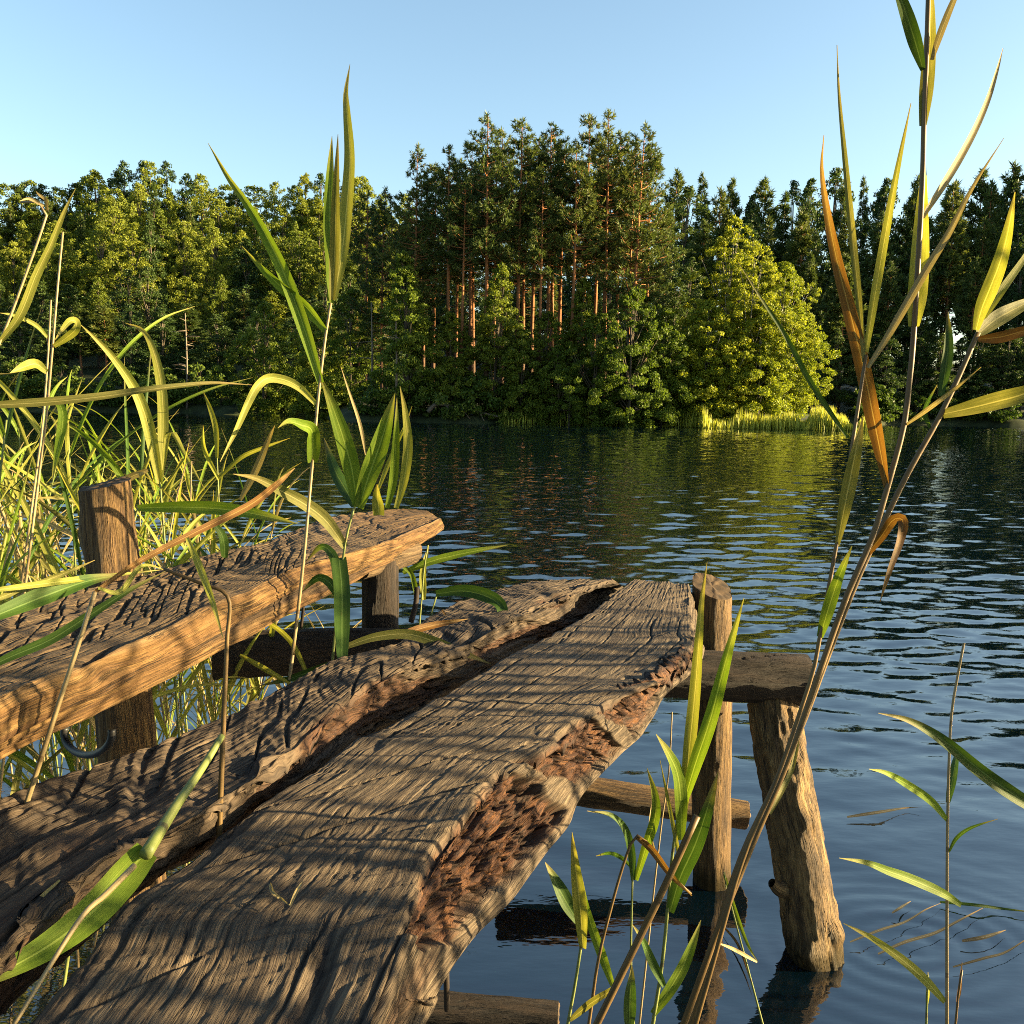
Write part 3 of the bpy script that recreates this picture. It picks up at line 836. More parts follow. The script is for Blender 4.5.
reed('pale straw-thin stalk between the arching leaf and the corner post',
     [(648, 945), (655, 880), (662, 820), (669, 770), (672, 712)], [([(657, 860), (650, 830), (652, 800)], 3, 's')], G_C, 's', 0.0022, 1.55)
reed('thin green reed bent down to the water right of the corner post',
     [(731, 905), (727, 890), (724, 872)], [([(724, 874), (735, 910), (748, 945), (758, 962)], 5, 'g'), ([(757, 962), (735, 950), (715, 942)], 4, 's')], G_C, 'g', 0.0025, 1.75)

# the tall pair by the bench
G_B = 'tall reeds growing between the bench and the jetty'
reed('tall reed before the bench with a split upright top leaf against the sky',
     [(288, 690), (292, 660), (299, 602), (305, 545), (311, 478), (314, 445), (318, 400), (325, 340), (331, 303)],
     [([(330, 306), (332, 265), (330, 224), (330, 180), (332, 136)], 15, 'g', dict(tw=0.15, pk=0.35)),
      ([(332, 300), (335, 245), (336, 195), (338, 134)], 11, 'o'),
      ([(333, 300), (341, 260), (346, 215), (350, 160), (347, 112), (346, 92), (350, 64)], 15, 'y', dict(tw=0.3)),
      ([(321, 383), (308, 340), (295, 302), (281, 266), (262, 228), (245, 200), (229, 178), (208, 143)], 15, 'g'),
      ([(326, 331), (305, 306), (285, 290), (265, 271), (242, 246)], 12, 'g'),
      ([(312, 462), (313, 442), (311, 429), (301, 425), (289, 422), (278, 428)], 15, 'g', dict(pk=0.15, bw=0.7)),
      ([(316, 404), (300, 388), (285, 380), (268, 378), (257, 386), (248, 402), (235, 432), (220, 462)], 10, 'y')], G_B, 's', 0.0046, 1.66)
reed('reed with a spray of broad leaves above the bench and a torn leaf hanging down',
     [(328, 705), (333, 655), (338, 600), (345, 545), (352, 515), (357, 500)],
     [([(357, 505), (352, 470), (343, 437), (332, 405), (321, 377)], 20, 'g', dict(pk=0.35)),
      ([(355, 507), (346, 490), (335, 470), (324, 438)], 15, 'd'),
      ([(359, 508), (368, 478), (378, 450), (387, 422), (395, 393)], 22, 'g', dict(pk=0.4, tw=0.1)),
      ([(387, 508), (393, 480), (396, 440), (397, 398)], 10, 'g'),
      ([(396, 508), (404, 480), (408, 445), (405, 412), (400, 386)], 11, 'y', dict(pk=0.4)),
      ([(376, 495), (392, 455), (404, 428), (412, 406)], 5, 'y'),
      ([(379, 515), (378, 500), (377, 484)], 13, 'y', dict(bw=0.9)),
      ([(366, 455), (360, 425), (350, 395), (341, 367)], 4, 's'),
      ([(339, 558), (342, 590), (342, 630), (342, 664), (343, 698)], 18, 'd', dict(pk=0.25, bw=0.9, tw=0.1)),
      ([(338, 602), (336, 566), (330, 551), (320, 547), (307, 561)], 11, 'd'),
      ([(338, 597), (329, 582), (317, 578), (302, 592)], 10, 'd'),
      ([(345, 547), (326, 521), (306, 505), (285, 493), (258, 479), (233, 474)], 15, 'o')], G_B, 'g', 0.0042, 1.72)
reed('green reed behind the far bench post with a long leaf pointing right over the water',
     [(421, 606), (424, 570), (428, 545)],
     [([(403, 573), (429, 562), (461, 554), (508, 545)], 9, 'g', dict(pk=0.35)), ([(424, 600), (423, 572), (429, 545)], 8, 'y'), ([(417, 600), (412, 575), (398, 563), (392, 555)], 6, 'g')], G_B, 'g', 0.004, 2.6)
reed('low reed whose dark leaf folds down over the middle plank',
     [(428, 640), (432, 612), (437, 594)],
     [([(436, 594), (463, 591), (488, 597), (501, 608), (499, 627), (493, 648)], 15, 'd', dict(d=2.0, pk=0.45, dt=-0.1)),
      ([(442, 610), (450, 625), (458, 658), (461, 664)], 3, 'r', dict(d=1.9))], G_B, 'g', 0.0035, 2.1)
reed('reed with a green and rust leaf lying across the middle plank',
     [(332, 690), (338, 665), (345, 648)],
     [([(345, 647), (375, 637), (407, 634), (433, 641), (461, 652), (491, 664)], 12, 'o', dict(d=1.66, dt=0.05, pk=0.5)),
      ([(395, 638), (416, 630), (440, 624), (468, 619)], 9, 'r', dict(d=1.72, dt=0.1)),
      ([(240, 655), (270, 672), (300, 690)], 6, 'y', dict(d=1.7)), ([(310, 680), (290, 640), (262, 622), (240, 640)], 6, 'y', dict(d=1.7)),
      ([(345, 660), (315, 670), (285, 680), (258, 686)], 9, 'd', dict(d=1.68))], G_B, 'g', 0.0035, 1.66)
# broken reeds at the left
G_L = 'broken reeds in front of the bench'
reed('reed snapped at a sharp bend standing in the gap between the two planks',
     [(219, 842), (222, 760), (225, 690), (227, 640), (228, 597), (200, 583), (164, 569)],
     [([(187, 538), (199, 565), (211, 597), (223, 638)], 8, 'y', dict(d=1.05)),
      ], G_L, 'r', 0.0034, 1.02, root=False)
reed('cut reed leaf with pale green sheath lying over the near end of the planks',
     [(222, 736), (202, 768, -0.04), (176, 806, -0.10), (146, 854, -0.18)],
     [([(147, 850), (120, 882), (90, 914), (50, 945), (0, 973), (-45, 993)], 38, 'g', dict(d=0.83, dt=-0.13, bw=0.75, pk=0.18, tw=0.05, fold=0.25))], G_L, 'g', 0.0036, 1.0, root=False, r_top=0.0062)
reed('pale dry stalk lying under the cut leaf at lower left', [(134, 866), (105, 895, -0.04), (78, 922, -0.07), (12, 1028, -0.13)], [([(60, 880), (35, 905), (5, 960), (-8, 990)], 5, 's', dict(d=0.8))], G_L, 's', 0.0028, 0.80, root=False)
reed('straw-coloured stalk leaning before the bench with a long folded dry leaf',
     [(31, 790), (60, 700), (80, 640), (95, 592)],
     [([(95, 592), (140, 561), (200, 530), (250, 505), (277, 484), (295, 468)], 11, 'r', dict(dt=0.5, pk=0.6, bw=0.4)),
      ([(98, 588), (120, 592), (142, 566), (168, 571)], 6, 'y', dict(dt=0.1))], G_L, 's', 0.0046, 1.0)
reed('reed outside the left edge with dark leaves drooping over the bench',
     [(-40, 900), (-50, 720), (-30, 640), (-20, 600)],
     [([(-20, 672), (10, 657), (50, 640), (90, 615), (130, 590), (168, 570)], 12, 'd', dict(dt=0.1)),
      ([(-20, 622), (10, 610), (45, 596), (85, 582), (125, 574)], 22, 'd', dict(dt=0.2, pk=0.4)),
      ([(-20, 592), (50, 583), (100, 577), (160, 570)], 8, 'y', dict(dt=0.3)),
      ([(-20, 605), (20, 590), (60, 575), (95, 560)], 8, 'o', dict(dt=0.3))], G_L, 'g', 0.004, 1.1)
reed('reed outside the left edge with one long olive leaf stretched level across the shore',
     [(-60, 700), (-50, 560), (-40, 410)], [([(-40, 408), (0, 405), (50, 402), (100, 397), (140, 391), (180, 386), (215, 383), (252, 385)], 10, 'o', dict(dt=0.2, tw=0.5))], None, 'g', 0.004, 1.3)
reed('dry reed at far left with a nodding bare seed head',
     [(-30, 420), (0, 342), (12, 312), (26, 274), (40, 235), (47, 213), (44, 205), (33, 201), (21, 202)],
     [([(47, 210), (46, 200), (40, 195), (36, 191)], 4, 's'), ([(44, 206), (30, 199), (20, 201)], 4, 's'), ([(0, 342), (20, 315), (36, 275), (50, 246), (64, 212), (76, 188)], 10, 'y')], 'reeds at the left edge', 's', 0.004, 1.7)
reed('straight bare straw stalk at left with one looped leaf halfway up',
     [(36, 500), (46, 420), (53, 342), (58, 282), (63, 232)],
     [([(54, 346), (66, 338), (75, 330), (76, 322), (70, 321), (62, 330), (55, 340)], 9, 'y'), ([(47, 372), (36, 364), (24, 367), (10, 373)], 11, 'y', dict(pk=0.4)), ([(52, 400), (60, 405), (63, 420), (57, 455), (52, 480)], 10, 'g')], 'reeds at the left edge', 's', 0.0038, 1.85)
reed('bare straw stalk just left of the one with the looped leaf', [(30, 520), (42, 430), (48, 355), (51, 300)], [([(48, 338), (35, 325), (15, 316), (0, 313)], 5, 'y')], 'reeds at the left edge', 's', 0.0035, 1.9)
reed('pair of long yellow-green leaves rising behind the left bench post',
     [(166, 560), (163, 520), (160, 482)],
     [([(160, 484), (150, 432), (136, 392), (115, 360), (95, 338), (80, 324)], 13, 'y'), ([(160, 480), (163, 432), (162, 392), (155, 356), (143, 331), (125, 323)], 12, 'y'),
      ([(163, 470), (170, 430), (185, 455), (205, 490)], 6, 'y')], 'reeds behind the bench', 'g', 0.004, 2.2)
reed('reed behind the bench with a bright green leaf stretched level to the right',
     [(120, 600), (128, 545), (138, 508)], [([(138, 508), (180, 507), (220, 509), (260, 515), (298, 524)], 15, 'g', dict(tw=0.1, pk=0.5)), ([(225, 560), (222, 535), (205, 515)], 10, 'd')], 'reeds behind the bench', 'g', 0.004, 1.9)
reed('thin reed behind the bench with a narrow leaf tip over the water',
     [(222, 560), (219, 505), (217, 455)], [([(217, 458), (216, 430), (210, 408), (203, 391)], 6, 'y'), ([(219, 480), (205, 450), (203, 425)], 5, 'y'), ([(219, 478), (240, 458), (262, 448), (290, 438)], 5, 'y')], 'reeds behind the bench', 'g', 0.003, 2.4)
reed('straw reed behind the bench folded over in a narrow peak',
     [(165, 560), (176, 500), (190, 455), (191, 480), (190, 515)], [([(240, 500), (256, 470), (268, 440), (275, 425)], 8, 's'), ([(148, 470), (125, 480), (100, 500), (88, 515)], 9, 's', dict(dt=0.1))], 'reeds behind the bench', 's', 0.003, 2.1)

# the mass of reeds at the left: one kind in three growths, copied
def random_reed_parts(seed, hgt, n_leaf, lean, mats, smat):
    n_leaf += 2
    rr = random.Random(seed)
    la = rr.uniform(0, 6.28)
    lx, ly = math.cos(la) * lean, math.sin(la) * lean
    path = [(lx * hgt * t ** 1.6, ly * hgt * t ** 1.6, -0.15 + (hgt + 0.15) * t) for t in (0, 0.3, 0.6, 0.85, 1.0)]
    pp = resample(path, 26)
    parts = [('stem', mesh_np('stem', *tube(pp, np.linspace(0.0042, 0.002, 26), 7)[:2], STEM[smat], True, tube(pp, 0.003, 7)[2]))]
    for k in range(n_leaf):
        t = rr.uniform(0.3, 0.98)
        b = np.array([np.interp(t, np.linspace(0, 1, 26), pp[:, c]) for c in range(3)])
        az = k * 2.6 + rr.uniform(-0.7, 0.7)
        ln = rr.uniform(0.25, 0.6)
        el = rr.uniform(0.75, 1.4)
        dr = rr.uniform(0.0, 0.55)
        pts = []
        for s in np.linspace(0, 1, 6):
            e = el - dr * 1.6 * s ** 1.5
            pts.append((pts[-1] if pts else b) + (ln / 5 * np.array([math.cos(az) * math.cos(e), math.sin(az) * math.cos(e), math.sin(e)]) if s > 0 else 0))
        V, Fs, uv = leaf_mesh(pts, rr.uniform(0.011, 0.020), 0.4, rr.uniform(-0.7, 0.7), 0.5, 0.3, rr.uniform(0, 6))
        parts.append(('leaf', mesh_np('leaf', V, Fs, LEAF[rr.choice(mats)], True, uv)))
    return parts


REEDS = [(random_reed_parts(1, 1.15, 6, 0.10, 'ygy', 'g'), 'g'), (random_reed_parts(2, 1.0, 5, 0.22, 'yos', 's'), 's'), (random_reed_parts(3, 1.3, 6, 0.14, 'gyo', 'g'), 'g'),
         (random_reed_parts(4, 0.85, 4, 0.4, 'oss', 's'), 's'), (random_reed_parts(5, 1.1, 6, 0.3, 'yyd', 's'), 'g'), (random_reed_parts(6, 0.95, 3, 0.28, 'sy', 's'), 's'),
         (random_reed_parts(7, 0.7, 5, 0.3, 'gy', 'g'), 'g')]


def place_reed(x, y, k, rz, s, label, group):
    parts, _ = REEDS[k]
    t = empty('reed', (x, y, 0))
    t.rotation_euler = (random.uniform(-0.08, 0.08), random.uniform(-0.08, 0.08), rz)
    t.scale = (s, s, s)
    tag(t, label, 'reed', group)
    for nm, me in parts:
        o = bpy.data.objects.new(nm, me)
        COL.objects.link(o)
        o.parent = t
    return t


rr = random.Random(5)
cnt = 0
while cnt < 112:
    px = rr.uniform(-60, 250) if cnt < 98 else rr.uniform(230, 420)
    d = rr.uniform(1.75, 3.6) if px < 250 else rr.uniform(2.2, 3.1)
    q = P(px, 512, d)
    # keep clear of the bench and of open water right of it
    k = rr.choice([0, 1, 2, 3, 4, 5, 6, 1, 3]) if px < 250 else rr.choice([3, 6, 6])
    back = -0.80 + 0.225 * (q[1] - 1.38)
    if q[0] > back - 0.03 and px < 330: continue
    s = rr.uniform(0.75, 1.08) if px < 120 else rr.uniform(0.65, 0.95)
    if px > 250: s *= 0.8
    green = REEDS[k][1] == 'g'
    place_reed(q[0], q[1], k, rr.uniform(0, 6.28), s,
               'leafy green reed in the dense bed behind the bench' if green else 'dry straw-coloured reed in the dense bed behind the bench',
               'green reeds in the bed behind the bench' if green else 'dry reeds in the bed behind the bench')
    cnt += 1
# reed fringe a little right of the frame, where the shadows on the jetty come from
for i in range(22):
    y = rr.uniform(0.35, 1.85) if i < 13 else rr.uniform(0.3, 1.0)  # the later ones are extra, added to shade the near end of the deck
    x = 0.62 * y + rr.uniform(1.1, 2.0)
    k = rr.choice([0, 2, 4, 0, 2])
    place_reed(x, y, k, rr.uniform(0, 6.28), rr.uniform(1.15, 1.5), 'green reed in the unseen fringe beyond the right edge', 'reeds beyond the right edge')

# floating bits
for pts, w, mt, lab in [
    ([(847, 817), (880, 812), (905, 808), (922, 807)], 5, 'w', 'dry leaf floating alone right of the leaning post'),
    ([(850, 942), (880, 930), (905, 922), (925, 910), (941, 903)], 4, 'w', 'long curved pale strip floating beside the foot of the leaning post'),
    ([(878, 954), (905, 942), (935, 933), (960, 920), (987, 906)], 5, 'w', 'pale crooked strip floating across the foot of the single thin reed'),
    ([(962, 941), (985, 937), (1006, 930)], 6, 'w', 'short pale leaf floating right of the single thin reed'),
    ([(892, 913), (900, 908), (911, 901)], 4, 'w', 'tiny pale chip floating between leaning post and thin reed'),
    ([(953, 967), (985, 958), (1006, 952), (1034, 934)], 4, 'w', 'thin pale strip floating lowest at the right edge'),
    ([(940, 902), (975, 905), (1005, 909), (1040, 913)], 5, 'd', 'dark reed stalk floating level at the right edge'),
    ([(722, 925), (738, 945), (752, 985)], 4, 'r', 'small brown leaf floating right of the corner post')]:
    mid = [Pz(x, y, 0.012 + 0.006 * (i % 2)) for i, (x, y) in enumerate(pts)]
    dd = float(np.dot(mid[0] - CAM, fwd))
    V, Fs, uv = leaf_mesh(mid, w * dd / F * 0.62, 0.3, 0.1, 0.6)
    tag(link('floating_leaf', mesh_np('floating_leaf', V, Fs, LEAF[mt], True, uv)), lab, 'leaf')
# scraps on the plank
for pts, w, lab in [([(270, 884), (273, 893), (281, 899), (290, 906)], 3, 'curled dry scrap on the rotten-edged plank'),
                    ([(290, 906), (296, 893), (303, 881)], 3, 'upright pale splinter beside the curled dry scrap')]:
    mid = [Pz(x, y, ZA + 0.008 + 0.006 * (i % 2)) for i, (x, y) in enumerate(pts)]
    dd = float(np.dot(mid[0] - CAM, fwd))
    V, Fs, uv = leaf_mesh(mid, w * dd / F * 1.2, 0.8, 0.2, 0.6)
    tag(link('wood_scrap', mesh_np('wood_scrap', V, Fs, LEAF['r' if 'dark' in lab else 's'], True, uv)), lab, 'scrap')


# ------------------------------------------------------------------ ground and water
def shore(x):
    """distance of the far shoreline"""
    s = 76 - 16.5 * sstep(-17, -11, x) + 24 * sstep(20.5, 29, x)
    return s + 0.9 * np.sin(x * 0.35) + 0.5 * np.sin(x * 0.9 + 1)


def ground_h(x, y):
    d = y - shore(x)
    left = sstep(-8, -22, x)
    right = sstep(24, 40, x)
    mid = 1 - np.maximum(left, right)
    run = np.clip(d, 0, 400)
    rise = left * (0.19 * np.clip(run, 0, 75) + 0.0) + right * 0.12 * np.clip(run, 0, 70) + mid * (0.05 * np.clip(run, 0, 18) + 0.16 * np.clip(run - 18, 0, 70))
    far = sstep(-1.2, 0.6, d) * 1.4 - 0.9 + rise
    side = np.maximum(sstep(72, 84, -x), sstep(100, 116, x)) * (y > -20)
    sideh = -0.9 + side * 3
    near = -0.9 + 1.7 * sstep(-0.6, -3.0, y + 0.05 * np.sin(x))
    h = np.maximum(np.maximum(far, sideh), near)
    return h + 0.12 * fbm(x * 0.2, y * 0.2, 0, 3) * (h > 0.1)


def graded(a, b, fine0, fine1, n_f, n_o):
    return np.unique(np.concatenate([-np.geomspace(1, abs(a) + fine0 + 1, n_o)[::-1] + 1 + fine0, np.linspace(fine0, fine1, n_f), np.geomspace(1, b - fine1 + 1, n_o) - 1 + fine1]))


gx = graded(-2500, 2500, -90, 120, 180, 25)
gy = graded(-2500, 2500, -8, 170, 200, 25)
X, Y = np.meshgrid(gx, gy)
Z = ground_h(X, Y)
nx, ny = len(gx), len(gy)
ii = np.arange(ny - 1)[:, None] * nx + np.arange(nx - 1)[None]
Q = np.stack([ii, ii + 1, ii + nx + 1, ii + nx], -1).reshape(-1, 4)
M_GROUND = simple_mat('forest_floor', (0.010, 0.016, 0.005), (0.035, 0.048, 0.014), 0.9)
tag(link('ground', mesh_np('ground', np.stack([X, Y, Z], -1).reshape(-1, 3), Q, M_GROUND, True)), kind='structure')

# water: a fan of graded cells with real wavelets
rows = [0.25]
while rows[-1] < 92: rows.append(rows[-1] + max(0.012, min(0.0062 * rows[-1], 0.16)))
rows = np.array([-6, -3, -1.2, -0.4] + rows)
ncol = 760
tc = np.linspace(-1, 1, ncol)
half = 3.0 + 0.95 * np.maximum(rows, 0)
X = tc[None] * half[:, None] + 0.06 * rows[:, None]
Y = np.repeat(rows[:, None], ncol, 1)
wr = np.random.default_rng(21)
Z = np.zeros_like(X)
dist = np.hypot(X, Y)
calm = sstep(1.9, 6.2, Y + 0.35 * X + 0.6 * fbm(X * 0.4, Y * 0.4, 3, 2))
gust = 0.75 + 0.5 * fbm(X * 0.10, Y * 0.06, 7, 3)
for i in range(80):
    lam = 0.085 * (12.5 ** (i / 79.0))
    th = wr.normal(R(-82), R(30))
    k = 2 * math.pi / lam
    slope = 0.0185 * (1.25 if lam < 0.28 else (0.9 if lam < 0.5 else 0.42))
    amp = slope / k
    ph = k * (X * math.cos(th) + Y * math.sin(th)) + wr.uniform(0, 6.28) + 0.5 * vnoise(X * 0.3 + i, Y * 0.3, i)
    env = (0.045 + 0.955 * calm) if lam < 0.45 else (0.24 + 0.76 * calm)
    Z += amp * np.sin(ph) * env * gust
Z += 0.0016 * np.sin(2 * math.pi * (Y * 1.1 + X * 0.25 + 0.3 * fbm(X, Y, 1, 2)) / 0.55) * (1 - calm)
# ring ripples round the drifting leaves at the right
for cx, cy, la, am, wd in [(wl2[0] + 0.25, wl2[1] + 0.05, 0.075, 0.0011, 0.45)]:
    rr_ = np.hypot(X - cx, (Y - cy) * 1.2)
    Z += am * np.sin(2 * math.pi * rr_ / la) * np.exp(-(rr_ / wd) ** 2)
Z = np.clip(Z, -0.055, 0.08)
ny, nx = X.shape
ii = np.arange(ny - 1)[:, None] * nx + np.arange(nx - 1)[None]
Q = np.stack([ii, ii + 1, ii + nx + 1, ii + nx], -1).reshape(-1, 4)
V = np.stack([X, Y, Z], -1).reshape(-1, 3)
nb = len(V)
V = np.vstack([V, [[-400, -30, -0.07], [400, -30, -0.07], [400, 300, -0.07], [-400, 300, -0.07]]])
Q = np.vstack([Q, [[nb, nb + 1, nb + 2, nb + 3]]])
mw, nt_, out = newmat('lake_water')
n = N(nt_)
tcn = n('TexCoord').outputs['Object']
bm = n('Bump', {'Height': n.noise(n.vec(tcn, (9, 22, 1)), 1.0, 3, 0.5), 'Strength': 0.06, 'Distance': 0.02})
bs = n('BsdfPrincipled', {'Base Color': (0.0005, 0.0032, 0.0062, 1), 'Roughness': 0.02, 'IOR': 1.75, 'Specular IOR Level': 1.0, 'Normal': bm.outputs[0]})
nt_.links.new(bs.outputs[0], out.inputs[0])
tag(link('lake_water', mesh_np('lake_water', V, Q, mw, True)), kind='structure')

# ------------------------------------------------------------------ trees
F_PINE = foliage_mat('pine_needles', [(0.02888, 0.05536, 0.01624), (0.06259, 0.09261, 0.02167), (0.1108, 0.1309, 0.02889)], 0.3, 0.45)
F_BIRCH = foliage_mat('birch_leaves', [(0.09847, 0.1434, 0.01052), (0.1621, 0.204, 0.01529), (0.2432, 0.2591, 0.02294)], 0.45, 0.6)
F_ALDER = foliage_mat('alder_leaves', [(0.05252, 0.09189, 0.01099), (0.08754, 0.1313, 0.01412), (0.1575, 0.1839, 0.02119)], 0.42, 0.5)
F_HILL = foliage_mat('hill_tree_leaves', [(0.07155, 0.1047, 0.01371), (0.1227, 0.157, 0.01887), (0.2045, 0.225, 0.02744)], 0.42, 0.4)
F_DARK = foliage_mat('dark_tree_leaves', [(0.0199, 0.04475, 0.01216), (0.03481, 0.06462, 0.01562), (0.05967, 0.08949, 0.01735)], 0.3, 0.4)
F_BUSH = foliage_mat('bush_leaves', [(0.02486, 0.05967, 0.008679), (0.04972, 0.08949, 0.01216), (0.08452, 0.1194, 0.01735)], 0.35, 0.5)
B_PINE = bark_mat('pine_bark', (0.09486, 0.05816, 0.03615), (0.3065, 0.1301, 0.0493), 3.0, 9.0)
B_BIRCH = bark_mat('birch_bark', (0.1476, 0.1342, 0.114), (0.2549, 0.2415, 0.2079), 1.0, 5.0, (0.03354, 0.03019, 0.02683))
B_GREY = bark_mat('grey_bark', (0.06037, 0.05031, 0.03689), (0.114, 0.09391, 0.06708), 1.0, 6.0)
B_DEAD = bark_mat('dead_wood', (0.1342, 0.1107, 0.08385), (0.2012, 0.1677, 0.1275), 1.0, 6.0)


def rand_rot(rng, n):
    a = norm(rng.normal(size=(n, 3)))
    b = norm(np.cross(a, norm(rng.normal(size=(n, 3)))))
    return a, b


def quads(C, A, B, la, lb):
    """diamond leaves at C, long axis A, short axis B"""
    la = np.asarray(la)[:, None]; lb = np.asarray(lb)[:, None]
    V = np.stack([C - A * la, C + B * lb - A * la * 0.1, C + A * la, C - B * lb - A * la * 0.1], 1).reshape(-1, 3)
    return V, np.arange(len(C) * 4).reshape(-1, 4)


def broadleaf(seed, h, w, base, ncl, nlf, leaf, clr, shape=1.0, gap=0.0):
    rng = np.random.default_rng(seed)
    tr = Geo()
    lean = rng.uniform(-0.05, 0.05, 2)
    tp = np.array([[lean[0] * h * t + 0.1 * math.sin(4 * t + seed), lean[1] * h * t, h * 0.93 * t - 0.3 * (1 - t)] for t in np.linspace(0, 1, 8)])
    path = resample(tp, 20)
    tr.add(*tube(path, np.linspace(0.012 * h, 0.02, 20), 7))
    Cs, rs = [], []
    lobes = rng.uniform(0, 6.28, 5)
    for i in range(ncl):
        t = base + (1 - base) * (rng.uniform() ** 0.85)
        q = (t - base) / (1 - base)
        env = w / 2 * (math.sin(math.pi * min(1, q * 0.86 + 0.14) ** shape) ** 0.75 + 0.06)
        a = rng.uniform(0, 2 * math.pi)
        env *= 1 + 0.24 * math.sin(2 * a + lobes[0] + 6 * q) + 0.20 * math.sin(3 * a + lobes[1] - 9 * q) + 0.12 * math.sin(15 * q + lobes[2])
        rd = env * math.sqrt(rng.uniform(0.12, 1.0))
        ctr = np.array([np.interp(t, np.linspace(0, 1, 20), path[:, c]) for c in (0, 1)])
        Cs.append([ctr[0] + rd * math.cos(a), ctr[1] + rd * math.sin(a), h * t])
        rs.append(clr * rng.uniform(0.6, 1.25) * (1.0 - 0.6 * q))
    Cs = np.array(Cs); rs = np.array(rs)
    for i in rng.choice(ncl, min(ncl, 26), replace=False):
        zb = max(0.18 * h, Cs[i, 2] - 0.22 * h - 0.5 * np.hypot(*Cs[i, :2]))
        b = np.array([np.interp(zb, path[:, 2], path[:, c]) for c in range(3)])
        tr.add(*tube(resample([b, (b + Cs[i]) / 2 + [0, 0, -0.1], Cs[i]], 7), np.linspace(0.004 * h, 0.012, 7), 5, caps=False))
    per = np.maximum(3, (nlf * rs ** 2 / np.sum(rs ** 2)).astype(int))
    idx = np.repeat(np.arange(ncl), per)
    n = len(idx)
    off = norm(rng.normal(size=(n, 3))) * (rng.uniform(0.15, 1.0, n) ** 0.6)[:, None] * rs[idx][:, None]
    off *= np.array([1.1, 1.1, 0.72])
    C = Cs[idx] + off
    C[:, 2] -= 0.12 * np.hypot(off[:, 0], off[:, 1])
    A, B = rand_rot(rng, n)
    A = norm(A + np.array([0, 0, -0.25])); B = norm(np.cross(A, np.cross(B, A)))
    sz = leaf * rng.uniform(0.55, 1.25, n)
    V, Qd = quads(C, A, B, sz, sz * 0.55)
    return tr, (V, Qd)


def pine(seed, h, w, base, dens=1.0, conical=0.0, tuft=0.3):
    rng = np.random.default_rng(seed)
    tr = Geo()
    bend = rng.uniform(-0.3, 0.3, 2)
    tp = np.array([[bend[0] * math.sin(2.2 * t), bend[1] * math.sin(2.6 * t + 1), h * t - 0.3 * (1 - t)] for t in np.linspace(0, 1, 9)])
    path = resample(tp, 26)
    tr.add(*tube(path, np.linspace(0.0105 * h, 0.02, 26), 8))
    Cs, Ds = [], []
    z = base * h
    while z < h * 0.985:
        q = (z - base * h) / (h - base * h)
        if conical: env = w / 2 * ((1 - q) * 0.95 + 0.05)
        else: env = w / 2 * (min(1, 0.6 + 1.8 * q) * max(0.0, 1 - q ** 1.25) ** 0.85 + 0.05)
        for b in range(rng.integers(3, 6) if q < 0.85 else 3):
            a = rng.uniform(0, 6.28)
            ln = env * rng.uniform(0.45, 1.15)
            el = (-0.15 + 0.55 * q) if conical else (rng.uniform(-0.15, 0.35) + 0.5 * q)
            b0 = np.array([np.interp(z / h, np.linspace(0, 1, 26), path[:, c]) for c in range(3)])
            zz = z + rng.uniform(-0.15, 0.15)
            b0[2] = zz
            dr = np.array([math.cos(a), math.sin(a), 0])
            mid = b0 + dr * ln * 0.55 + [0, 0, ln * math.sin(el) * 0.4 - (0.08 * ln if conical else 0)]
            end = b0 + dr * ln + [0, 0, ln * math.sin(el) + (0.12 * ln if not conical else 0.02)]
            bp = resample([b0, mid, end], 8)
            tr.add(*tube(bp, np.linspace(0.012 + 0.012 * ln, 0.008, 8), 4, caps=False))
            nt2 = max(3, int(dens * ln * 9))
            for s in rng.uniform(0.28 if not conical else 0.12, 1.0, nt2) ** 0.8:
                c = np.array([np.interp(s, np.linspace(0, 1, 8), bp[:, k]) for k in range(3)])
                side = np.array([-dr[1], dr[0], 0]) * rng.uniform(-1, 1) * (0.30 * ln * (1.15 - s) + 0.12)
                Cs.append(c + side + [0, 0, rng.uniform(-0.06, 0.14)])
                Ds.append(norm(dr * 0.7 + side * 1.2 + [0, 0, 0.55 if not conical else 0.05]))
        z += rng.uniform(0.28, 0.5) * (0.8 if conical else 1.0)
    for k in range(6):
        Cs.append(path[-1] + [rng.uniform(-.12, .12), rng.uniform(-.12, .12), rng.uniform(-0.5, 0.05)]); Ds.append(np.array([0, 0, 1.0]))
    # a few bare dead snags below the crown
    for k in range(9):
        zz = h * rng.uniform(base * 0.45, base)
        a = rng.uniform(0, 6.28); ln = rng.uniform(0.3, 1.1)
        b0 = np.array([np.interp(zz / h, np.linspace(0, 1, 26), path[:, c]) for c in range(3)])
        tr.add(*tube(resample([b0, b0 + [ln * math.cos(a), ln * math.sin(a), rng.uniform(-.2, .2)]], 4), np.linspace(0.02, 0.006, 4), 4, caps=False))
    Cs, Ds = np.array(Cs), np.array(Ds)
    per = 11
    C = np.repeat(Cs, per, 0); D = np.repeat(Ds, per, 0)
    A = norm(D + rng.normal(scale=0.75, size=C.shape))
    _, B0 = rand_rot(rng, len(C))
    B = norm(np.cross(A, B0))
    ln = tuft * 0.58 * rng.uniform(0.6, 1.25, len(C))
    V, Qd = quads(C + A * ln[:, None] * 0.8, A, B, ln, ln * 0.16)
    return tr, (V, Qd)


def tree_kind(maker, fol, bark, name, *a, **k):
    tr, (V, Qd) = maker(*a, **k)
    return (tr.mesh('trunk', bark), mesh_np('crown', V, [Qd], fol, False), name)


